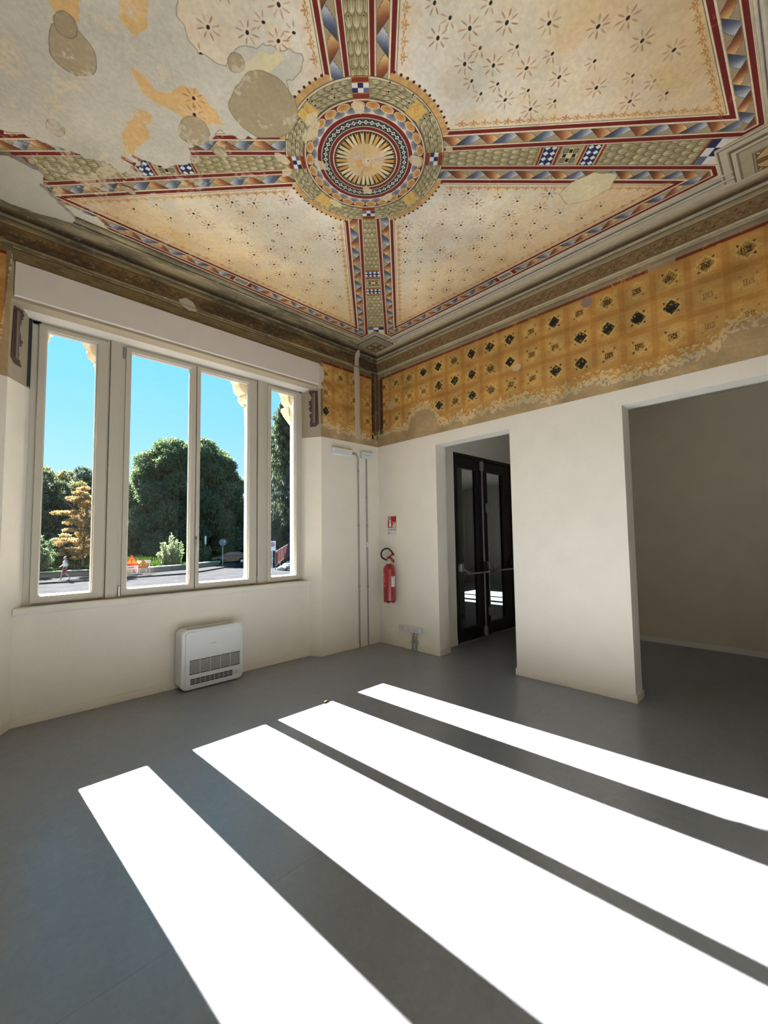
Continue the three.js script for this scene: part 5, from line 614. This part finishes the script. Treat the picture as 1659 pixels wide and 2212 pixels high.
{
  const g1 = leafMat([0.062, 0.10, 0.042], 0.48), g2 = leafMat([0.034, 0.054, 0.026], 0.4), yl = leafMat([0.24, 0.165, 0.062], 0.45), yl2 = leafMat([0.11, 0.115, 0.04], 0.45), gb = leafMat([0.07, 0.125, 0.045], 0.45);
  roundTree('huge round dark green tree filling the middle of the window view', 20.4, -66.0, -1.2, 17.7, 18.9, 95000, g1, 0.40, 46);
  roundTree('dark leafy tree at the left edge of the left window pane', 0.4, -60, -1, 9, 11.6, 24000, g2, 0.32);
  roundTree('yellowish green tree top showing above the golden tree', 3.6, -67, -1, 8.0, 13.0, 18000, yl2, 0.32);
  roundTree('farther bluish tree behind the golden one, its thin top against the sky', 9.0, -76, -1, 7, 15.0, 14000, g2, 0.32);
  roundTree('dark tree low behind the parked car', 29.5, -66, -1, 12, 9.5, 9000, g2, 0.5);
  roundTree('dark tree filling the dip left of the big round tree', 12.0, -78, -1, 11, 9.5, 7000, g2, 0.5);
  for (let i = 0; i < 5; i++) roundTree(['dense dark tree far back behind the bluish tree and the golden one', 'dense dark tree far back behind the left half of the big round tree', 'dense dark tree far back behind the right half of the big round tree', 'dense dark tree far back behind the parked cars', 'dense dark tree far back behind the conifer and the red railing'][i], 7 + i * 10.5, -92 - (i % 2) * 3, -1, 12, 9 + (i % 3), 9000, g2, 0.45);
  { // golden tree with flat tiers of branches
    const t = thing('tiered_tree', 'small golden brown tree with flat tiers of branches by the park wall', 'tree', [3.3, -1, -44.5]); trunk(t, 6, 0.11, 0.2, 6); const lobes = []; for (let i = 0; i < 74; i++) { const y = 0.7 + 7.0 * Math.pow(rnd(), 0.9), prof = Math.min(1, (8.1 - y) / 3.2) * (0.75 + 0.25 * Math.min(1, y / 2.2)), a = i * 2.39996 + rr(-0.4, 0.4), R = 2.75 * prof * rr(0.55, 1.1), k = rr(0.45, 0.95); lobes.push([Math.cos(a) * R * 0.72, y + 0.22 * R * 0.4, Math.sin(a) * R * 0.72, k * (0.5 + 0.3 * prof), rr(0.07, 0.16), k * (0.5 + 0.3 * prof)]); } for (let i = 0; i < 6; i++) lobes.push([0, 1.6 + i * 0.9, 0, 0.9 * (1 - i * 0.1), 0.4, 0.9 * (1 - i * 0.1)]);
    crown(t, lobes, 14000, 0.17, yl, 0.4);
  }
  { // tall drooping conifer to the right
    const hgt = 21, t = thing('conifer_tree', 'tall drooping conifer seen through the right window pane', 'tree', [24.6, -1.2, -43.5]); part(t, 'trunk', cyl(0.34, 0.04, hgt, 0, 0, 0, 8), barkMat);
    const n = 30000, ng = new THREE.BufferGeometry(); ng.setAttribute('position', new THREE.Float32BufferAttribute([0, 0.1, 0, 0.07, -0.4, 0.03, 0, -1, 0, -0.07, -0.4, 0.03], 3)); ng.setIndex([0, 1, 2, 0, 2, 3]); ng.computeVertexNormals();
    const im = new THREE.InstancedMesh(ng, leafMat([0.05, 0.072, 0.038], 0.4), n), o = new THREE.Object3D(), col = new THREE.Color(); for (let i = 0; i < n; i++) { const br = Math.floor(rnd() * 210), yb = hgt * (0.06 + 0.92 * (br / 210)), a = br * 2.4, reach = 4.7 * Math.pow(1 - yb / hgt, 0.62) * (0.7 + 0.5 * hash2(br, 1, 7)) + 0.15, s = Math.pow(rnd(), 0.7), d = reach * s; o.position.set(Math.cos(a) * d + rr(-0.25, 0.25), yb + d * 0.18 - d * d * 0.10 + rr(-0.25, 0.1), Math.sin(a) * d + rr(-0.25, 0.25)); o.rotation.set(rr(-0.6, 0.6), rr(0, 6.3), rr(-0.6, 0.6)); o.scale.setScalar(rr(0.35, 0.85)); o.updateMatrix(); im.setMatrixAt(i, o.matrix); const q = rr(0.75, 1.3); col.setRGB(q, q, q * 0.95); im.setColorAt(i, col); } shade(im); im.name = 'foliage'; im.userData.kind = 'stuff'; t.add(im);
    const bg = []; for (let br = 0; br < 210; br += 3) { const yb = hgt * (0.06 + 0.92 * (br / 210)), a = br * 2.4, d = 3.4 * Math.pow(1 - yb / hgt, 0.62); bg.push(bar([0, yb, 0], [Math.cos(a) * d, yb + d * 0.18 - d * d * 0.1, Math.sin(a) * d], 0.03, 4)); } part(t, 'branches', bg, barkMat);
  }
  const shrub = (label, x, z, w, h, n, mat, size) => { const t = thing('shrub', label, 'shrub', [x, GY + 0.5, z]); const gs = []; for (let i = 0; i < 9; i++) { const a = i * 0.7; gs.push(bar([0, -0.4, 0], [Math.cos(a) * w * 0.35, h * 0.8, Math.sin(a) * w * 0.35], 0.025, 5)); } part(t, 'stems', gs, barkMat); const lobes = []; for (let i = 0; i < 16; i++) { const a = i * 2.4, q = Math.sqrt(i / 16), hh = h * (0.95 - 0.45 * q) * (0.75 + 0.5 * hash2(i, 3, 4)); for (let j = 0; j < 3; j++) { const u = (j + 0.6) / 3; lobes.push([Math.cos(a) * w * 0.44 * q * (0.5 + 0.6 * u), hh * u, Math.sin(a) * w * 0.44 * q * (0.5 + 0.6 * u), w * 0.085 * (1.25 - 0.6 * u), hh * 0.2, w * 0.085 * (1.25 - 0.6 * u)]); } } crown(t, lobes, n, size, mat, 0.3); };
  shrub('light green upright shrub behind the park wall beside the road signs', 10.9, -43.6, 3.0, 2.9, 2600, leafMat([0.14, 0.19, 0.085], 0.45), 0.22);
  shrub('broad-leaved green shrub behind the wall, left of the walking person', -0.6, -43.2, 4.0, 3.4, 3000, gb, 0.30);
  shrub('low dark green shrub behind the end of the park wall', 15.2, -47.0, 3.2, 2.2, 1800, g1, 0.2);
}
// ---- street furniture
{
  const pole = (t, h, r = 0.035, m = M.conduit) => part(t, 'pole', cyl(r, r, h, 0, 0, 0, 12), m);
  { const t = thing('traffic_sign', 'round blue traffic sign on a pole at the end of the park wall', 'traffic sign', [16.4, GY, -43.4], -0.42); pole(t, 2.95, 0.04, std([0.35, 0.36, 0.37], 0.5)); const d = new THREE.CylinderGeometry(0.40, 0.40, 0.02, 32); d.rotateX(Math.PI / 2); d.translate(0, 2.75, 0.05); part(t, 'disc', d, std([0.05, 0.09, 0.16], 0.5)); const s = box(0.10, 0.26, 2.78, 2.88, 0.06, 0.066); part(t, 'symbol', s, M.whitePlastic); }
  { const t = thing('slim_sign', 'narrow white vertical sign on a thin pole behind the round blue sign', 'sign', [17.2, GY + 0.4, -50.5], -0.4); pole(t, 2.5, 0.03); part(t, 'plate', rbox(-0.11, 0.11, 2.1, 3.15, -0.02, 0.02, 0.02, 1), M.whitePlastic); }
  { const t = thing('no_parking_sign', 'white plate with a round no-parking emblem on a pole by the road', 'traffic sign', [14.95, GY, -29.6], -0.45); pole(t, 2.85, 0.035, std([0.5, 0.52, 0.55], 0.5)); part(t, 'plate', rbox(-0.30, 0.30, 2.0, 2.85, 0.03, 0.05, 0.08, 3), M.whitePlastic); const d = new THREE.CylinderGeometry(0.20, 0.20, 0.012, 28); d.rotateX(Math.PI / 2); d.translate(0.02, 2.55, 0.055); part(t, 'emblem', d, std([0.35, 0.05, 0.08], 0.5)); const e = new THREE.CylinderGeometry(0.15, 0.15, 0.012, 28); e.rotateX(Math.PI / 2); e.translate(0.02, 2.55, 0.060); part(t, 'emblem', e, std([0.35, 0.30, 0.50], 0.5)); part(t, 'slash', new THREE.BoxGeometry(0.34, 0.045, 0.01).rotateZ(-0.785).translate(0.02, 2.55, 0.069), std([0.35, 0.05, 0.08], 0.5)); }
  const warning = (label, x, z, turn, top, draw, extra) => { const t = thing('warning_sign', label, 'road sign', [x, GY + 0.12, z], turn); const k = top / 1.25, steel = std([0.5, 0.5, 0.5], 0.5);
    for (const s of [-1, 1]) { part(t, 'stand_leg', bar([s * 0.30 * k, 0, 0.10], [s * 0.22 * k, 0.62 * k, -0.02], 0.018, 6), steel); part(t, 'stand_leg', bar([s * 0.30 * k, 0, -0.45], [s * 0.22 * k, 0.62 * k, -0.03], 0.018, 6), steel); }
    const tri = new THREE.Shape(), R = 0.46 * k, c0 = 0.82 * k; for (let i = 0; i < 3; i++) { const a = Math.PI / 2 + (i * 2 * Math.PI) / 3; for (let j = -3; j <= 3; j++) { const b = a + j * 0.3, px = Math.cos(a) * (R * 0.9) + Math.cos(b) * R * 0.1, py = c0 + Math.sin(a) * (R * 0.9) + Math.sin(b) * R * 0.1; i + j === -3 ? tri.moveTo(px, py) : tri.lineTo(px, py); } } tri.closePath();
    const [c, q] = canvas(256, 256); q.fillStyle = '#e03418'; q.fillRect(0, 0, 256, 256); poly(q, [[128, 52], [222, 206], [34, 206]], '#f5b223'); draw(q);
    part(t, 'plate', planarUV(extrude(tri, 0.02, 0.004, 1).translate(0, 0, 0.0), (a, b) => [a / (2 * R) + 0.5, (b - c0) / (1.7 * R) + 0.36]), std([1, 1, 1], 0.5, { map: colorTex(c) })); extra?.(t, k); return t; };
  warning('triangular warning sign with an exclamation mark and a white plate below it', 5.95, -38.3, -0.2, 1.62, (q) => { q.fillStyle = '#2a1a10'; poly(q, [[118, 96], [138, 96], [133, 160], [123, 160]], '#2a1a10'); q.beginPath(); q.arc(128, 182, 10, 0, 7); q.fill(); }, (t, k) => { part(t, 'text_plate', rbox(-0.38 * k, 0.36 * k, 0.30 * k, 0.54 * k, 0, 0.02, 0.01, 1), M.whitePlastic); part(t, 'arrow', rbox(-0.2 * k, 0.16 * k, 0.40 * k, 0.45 * k, 0.02, 0.024, 0.004, 1), M.dark); });
  warning('triangular road works sign with a digging figure standing right of the other', 6.45, -36.7, -0.15, 1.25, (q) => { q.strokeStyle = '#2a1a10'; q.fillStyle = '#2a1a10'; q.lineWidth = 12; q.lineCap = 'round'; q.beginPath(); q.arc(134, 104, 10, 0, 7); q.fill(); q.beginPath(); q.moveTo(128, 118); q.lineTo(108, 150); q.lineTo(118, 170); q.lineTo(96, 194); q.moveTo(118, 168); q.lineTo(136, 192); q.moveTo(126, 124); q.lineTo(150, 146); q.lineTo(164, 168); q.stroke(); q.beginPath(); q.arc(172, 192, 20, Math.PI, 0); q.fill(); });
  { const t = thing('site_barrier', 'grey trestle behind the road works sign', 'barrier', [6.95, GY + 0.12, -38.4], -0.2); part(t, 'board', rbox(-0.55, 0.55, 0.85, 1.12, -0.02, 0.02, 0.01, 1), std([0.45, 0.46, 0.48], 0.6)); for (const s of [-1, 1]) { part(t, 'leg', bar([s * 0.5, 0, 0.25], [s * 0.45, 0.95, 0], 0.025, 6), M.conduit); part(t, 'leg', bar([s * 0.5, 0, -0.25], [s * 0.45, 0.95, 0], 0.025, 6), M.conduit); } }
  { // dark red railing on a low stone step, climbing to the right
    const t = thing('garden_railing', 'dark red metal railing climbing along a stone edge at the right', 'railing', [17.0, GY, -32.6], Math.atan2(7.0, 6.1)); const m = std([0.10, 0.022, 0.028], 0.5), len = 9.3, up = (s) => 0.35 + s * 0.09;
    for (let i = 0; i <= 4; i++) { const s = (i * len) / 4; part(t, 'post', rbox(s - 0.035, s + 0.035, 0, up(s) + 1.5, -0.035, 0.035, 0.01, 1), m); }
    part(t, 'rail', bar([0, up(0) + 1.42, 0], [len, up(len) + 1.42, 0], 0.03, 6), m); part(t, 'rail', bar([0, up(0) + 0.12, 0], [len, up(len) + 0.12, 0], 0.045, 6), m);
    for (let i = 1; i < 62; i++) { const s = (i * len) / 62; if (i % 15.5 < 0.6) continue; part(t, 'bar', cyl(0.013, 0.013, 1.30, s, up(s) + 0.12, 0, 6), m); }
    part(t, 'panel', planarUV(box(0.15, 1.3, up(0) + 0.2, up(0) + 1.35, -0.05, -0.035), (x, y) => [x, y]), m);
    const st = thing('stone_edging', 'rough pale stones below the dark red railing', 'edging', [17.0, GY, -32.6], Math.atan2(7.0, 6.1)); for (let i = 0; i < 12; i++) { const s = i * 0.78, h = 0.22 + s * 0.075; part(st, 'stone', rbox(s, s + 0.75, -0.1, h * rr(0.7, 1), 0.05 + rr(0, 0.1), 0.75 + rr(0, 0.2), 0.06, 2), std([0.42, 0.38, 0.32], 0.95)); }
  }
}
// ---- cars
function makeCar(name, label, p, turn, paint, group) {
  const t = thing(name, label, 'car', p, turn), m = phys(paint, 0.3, { metalness: 0.0, clearcoat: 0.25, clearcoatRoughness: 0.1 }), gl = phys([0.03, 0.04, 0.05], 0.05, { clearcoat: 1 });
  const half = 0.86, body = new THREE.Shape(); body.moveTo(-2.20, 0.34); body.lineTo(-2.24, 0.55); body.quadraticCurveTo(-2.22, 0.74, -2.0, 0.78); body.quadraticCurveTo(-1.5, 0.86, -1.05, 0.93); body.lineTo(1.60, 0.99); body.quadraticCurveTo(2.10, 1.0, 2.20, 0.92); body.lineTo(2.26, 0.60); body.lineTo(2.22, 0.34); body.lineTo(1.78, 0.26); body.absarc(1.36, 0.33, 0.39, 0, Math.PI, false); body.lineTo(-0.98, 0.24); body.absarc(-1.38, 0.33, 0.39, 0, Math.PI, false); body.closePath();
  const b = extrude(body, 2 * half - 0.12, 0.06, 3, 12); b.translate(0, 0, -half + 0.06); part(t, 'body', b, m);
  const cab = new THREE.Shape(); cab.moveTo(-1.15, 0.90); cab.quadraticCurveTo(-0.55, 1.32, -0.12, 1.41); cab.quadraticCurveTo(0.55, 1.47, 1.05, 1.38); cab.quadraticCurveTo(1.6, 1.22, 1.85, 0.97); cab.closePath(); const rf = extrude(cab, 1.30, 0.09, 3, 12); rf.translate(0, 0, -0.65); part(t, 'roof', rf, m);
  for (const s of [-1, 1]) { const q = shapeOf([[-0.82, 0.985], [-0.16, 1.345], [0.30, 1.375], [0.30, 0.99]]), q2 = shapeOf([[0.36, 0.99], [0.36, 1.375], [0.95, 1.325], [1.45, 1.02]]); for (const k of [q, q2]) { const g = extrude(k, 0.02); g.translate(0, 0, s > 0 ? 0.735 : -0.755); part(t, 'side_window', g, gl); } part(t, 'mirror', rbox(-0.78, -0.62, 0.95, 1.06, s * 0.92 - 0.06, s * 0.92 + 0.06, 0.03, 2), m); part(t, 'headlight', rbox(-2.23, -2.02, 0.62, 0.74, s * 0.62 - 0.13, s * 0.62 + 0.13, 0.03, 2), M.whitePlastic); part(t, 'tail_light', rbox(2.12, 2.26, 0.70, 0.90, s * 0.66 - 0.12, s * 0.66 + 0.12, 0.03, 2), M.red); }
  part(t, 'windscreen', new THREE.BoxGeometry(0.02, 0.56, 1.26).rotateZ(-0.93).translate(-0.66, 1.20, 0), gl); part(t, 'rear_window', new THREE.BoxGeometry(0.02, 0.5, 1.22).rotateZ(1.02).translate(1.52, 1.21, 0), gl);
  for (const x of [-1.38, 1.36]) for (const s of [-1, 1]) { const w = new THREE.TorusGeometry(0.24, 0.085, 10, 24); w.scale(1, 1, 1.15); w.translate(x, 0.325, s * 0.80); const o = part(t, 'wheel', w, M.rubber); const rim = new THREE.CylinderGeometry(0.19, 0.19, 0.08, 20); rim.rotateX(Math.PI / 2); rim.translate(x, 0.325, s * 0.82); mesh('rim', rim, std([0.25, 0.25, 0.26], 0.4, { metalness: 0.7 }), o); const sp = []; for (let k = 0; k < 5; k++) { const g = new THREE.BoxGeometry(0.05, 0.20, 0.03); g.translate(0, 0.1, 0); g.rotateZ((k * 2 * Math.PI) / 5); g.translate(x, 0.325, s * 0.87); sp.push(g); } mesh('spokes', sp, std([0.7, 0.7, 0.72], 0.35, { metalness: 0.5 }), o); }
  return t;
}
makeCar('car', 'dark grey hatchback parked beyond the end of the park wall', [19.61, GY, -48.40], -0.437, [0.016, 0.021, 0.028]);
makeCar('car', 'blue car mostly hidden behind the dark grey hatchback', [26.0, GY, -51.5], -0.6, [0.05, 0.10, 0.22]);
makeCar('car', 'light silver car far off beside the no-parking pole', [32.5, GY, -58.5], 0.3, [0.55, 0.60, 0.66]);
{ // walking person on the far pavement, one continuous body with clothes over it
  const t = thing('person', 'person in a white sleeveless top and dark red shorts walking along the pavement', 'person', [0.95, GY + 0.12, -36.4], -Math.PI / 2 + 0.1);   // faces local +z -> walks to the left
  const field = (bones, col, lo, hi, n, k) => { const mc = new MarchingCubes(n, new THREE.MeshBasicMaterial(), false, false, 200000); mc.isolation = 0; for (let c = 0; c < n; c++) for (let b = 0; b < n; b++) for (let a = 0; a < n; a++) { const p = [lo[0] + ((hi[0] - lo[0]) * a) / n, lo[1] + ((hi[1] - lo[1]) * b) / n, lo[2] + ((hi[2] - lo[2]) * c) / n]; let acc = 0; for (const [A, B, r0, r1] of bones) { const d = [B[0] - A[0], B[1] - A[1], B[2] - A[2]], l = d[0] ** 2 + d[1] ** 2 + d[2] ** 2, u = Math.max(0, Math.min(1, ((p[0] - A[0]) * d[0] + (p[1] - A[1]) * d[1] + (p[2] - A[2]) * d[2]) / (l || 1))); acc += Math.exp(-k * (Math.hypot(p[0] - A[0] - d[0] * u, p[1] - A[1] - d[1] * u, p[2] - A[2] - d[2] * u) - r0 - (r1 - r0) * u)); } mc.field[a + b * n + c * n * n] = Math.max(-1, Math.min(1, Math.log(Math.max(acc, 1e-12)) / k)); } mc.update();
    const m = mc.count, pos = new Float32Array(m * 3); for (let i = 0; i < m; i++) for (let q = 0; q < 3; q++) pos[i * 3 + q] = lo[q] + (hi[q] - lo[q]) * (mc.positionArray[i * 3 + q] * 0.5 + 0.5); const g = new THREE.BufferGeometry(); g.setAttribute('position', new THREE.BufferAttribute(pos, 3)); g.computeVertexNormals(); return g; };
  const skin = std([0.38, 0.21, 0.145], 0.7), hip = [0, 0.93, 0], chest = [0, 1.33, 0.02], neck = [0, 1.50, 0.02];
  const legs = [[[0.09, 0.90, 0], [0.10, 0.50, 0.20], 0.082, 0.055], [[0.10, 0.50, 0.20], [0.10, 0.10, 0.30], 0.055, 0.036], [[0.10, 0.06, 0.28], [0.10, 0.04, 0.44], 0.036, 0.03], [[-0.09, 0.90, 0], [-0.10, 0.50, -0.06], 0.082, 0.055], [[-0.10, 0.50, -0.06], [-0.10, 0.13, -0.32], 0.055, 0.036], [[-0.10, 0.11, -0.34], [-0.10, 0.04, -0.20], 0.036, 0.028]];
  const arms = [[[0.19, 1.42, 0], [0.23, 1.15, -0.12], 0.05, 0.04], [[0.23, 1.15, -0.12], [0.22, 0.93, -0.02], 0.04, 0.028], [[0.22, 0.93, -0.02], [0.215, 0.85, 0.03], 0.034, 0.02], [[-0.19, 1.42, 0], [-0.23, 1.16, 0.08], 0.05, 0.04], [[-0.23, 1.16, 0.08], [-0.21, 1.0, 0.27], 0.04, 0.028], [[-0.21, 1.0, 0.27], [-0.20, 0.97, 0.35], 0.034, 0.02]];
  const torso = [[hip, [0, 1.12, 0.01], 0.125, 0.115], [[0, 1.12, 0.01], chest, 0.115, 0.13], [[-0.13, 1.40, 0.01], [0.13, 1.40, 0.01], 0.07, 0.07], [chest, neck, 0.10, 0.055]];
  const head = [[neck, [0, 1.62, 0.035], 0.055, 0.075], [[0, 1.66, 0.03], [0, 1.70, 0.015], 0.092, 0.085], [[0, 1.60, 0.075], [0, 1.60, 0.085], 0.045, 0.04], [[0, 1.655, 0.115], [0, 1.635, 0.135], 0.016, 0.016]];
  const lo = [-0.42, -0.05, -0.62], hi = [0.42, 1.87, 0.62]; part(t, 'body', field([...torso, ...head, ...legs, ...arms], 0, lo, hi, 72, 60), skin);
  part(t, 'hair', field([[[0, 1.70, -0.01], [0, 1.735, -0.02], 0.094, 0.075], [[0, 1.65, -0.05], [0, 1.62, -0.05], 0.07, 0.05]], 0, [-0.2, 1.45, -0.2], [0.2, 1.9, 0.2], 28, 60), std([0.03, 0.02, 0.015], 0.9));
  part(t, 'sleeveless_top', field([[hip, [0, 1.12, 0.01], 0.142, 0.132], [[0, 1.12, 0.01], chest, 0.132, 0.145], [[-0.10, 1.40, 0.01], [0.10, 1.40, 0.01], 0.085, 0.085]], 0, [-0.4, 0.8, -0.4], [0.4, 1.6, 0.4], 40, 60), std([0.8, 0.8, 0.82], 0.9));
  part(t, 'shorts', field([[[0.07, 0.92, 0], [0.10, 0.60, 0.14], 0.118, 0.105], [[-0.07, 0.92, 0], [-0.10, 0.60, -0.04], 0.118, 0.105], [[-0.03, 0.96, 0], [0.03, 0.96, 0], 0.125, 0.125]], 0, [-0.4, 0.4, -0.4], [0.4, 1.2, 0.4], 40, 60), std([0.16, 0.03, 0.035], 0.9));
  for (const [x, y, z, r] of [[0.10, 0.035, 0.36, -0.1], [-0.10, 0.05, -0.27, 0.55]]) part(t, 'shoe', new THREE.SphereGeometry(1, 14, 10).scale(0.05, 0.045, 0.135).rotateX(r).translate(x, y, z), std([0.6, 0.6, 0.6], 0.7));
}
renderer.render(scene, camera);
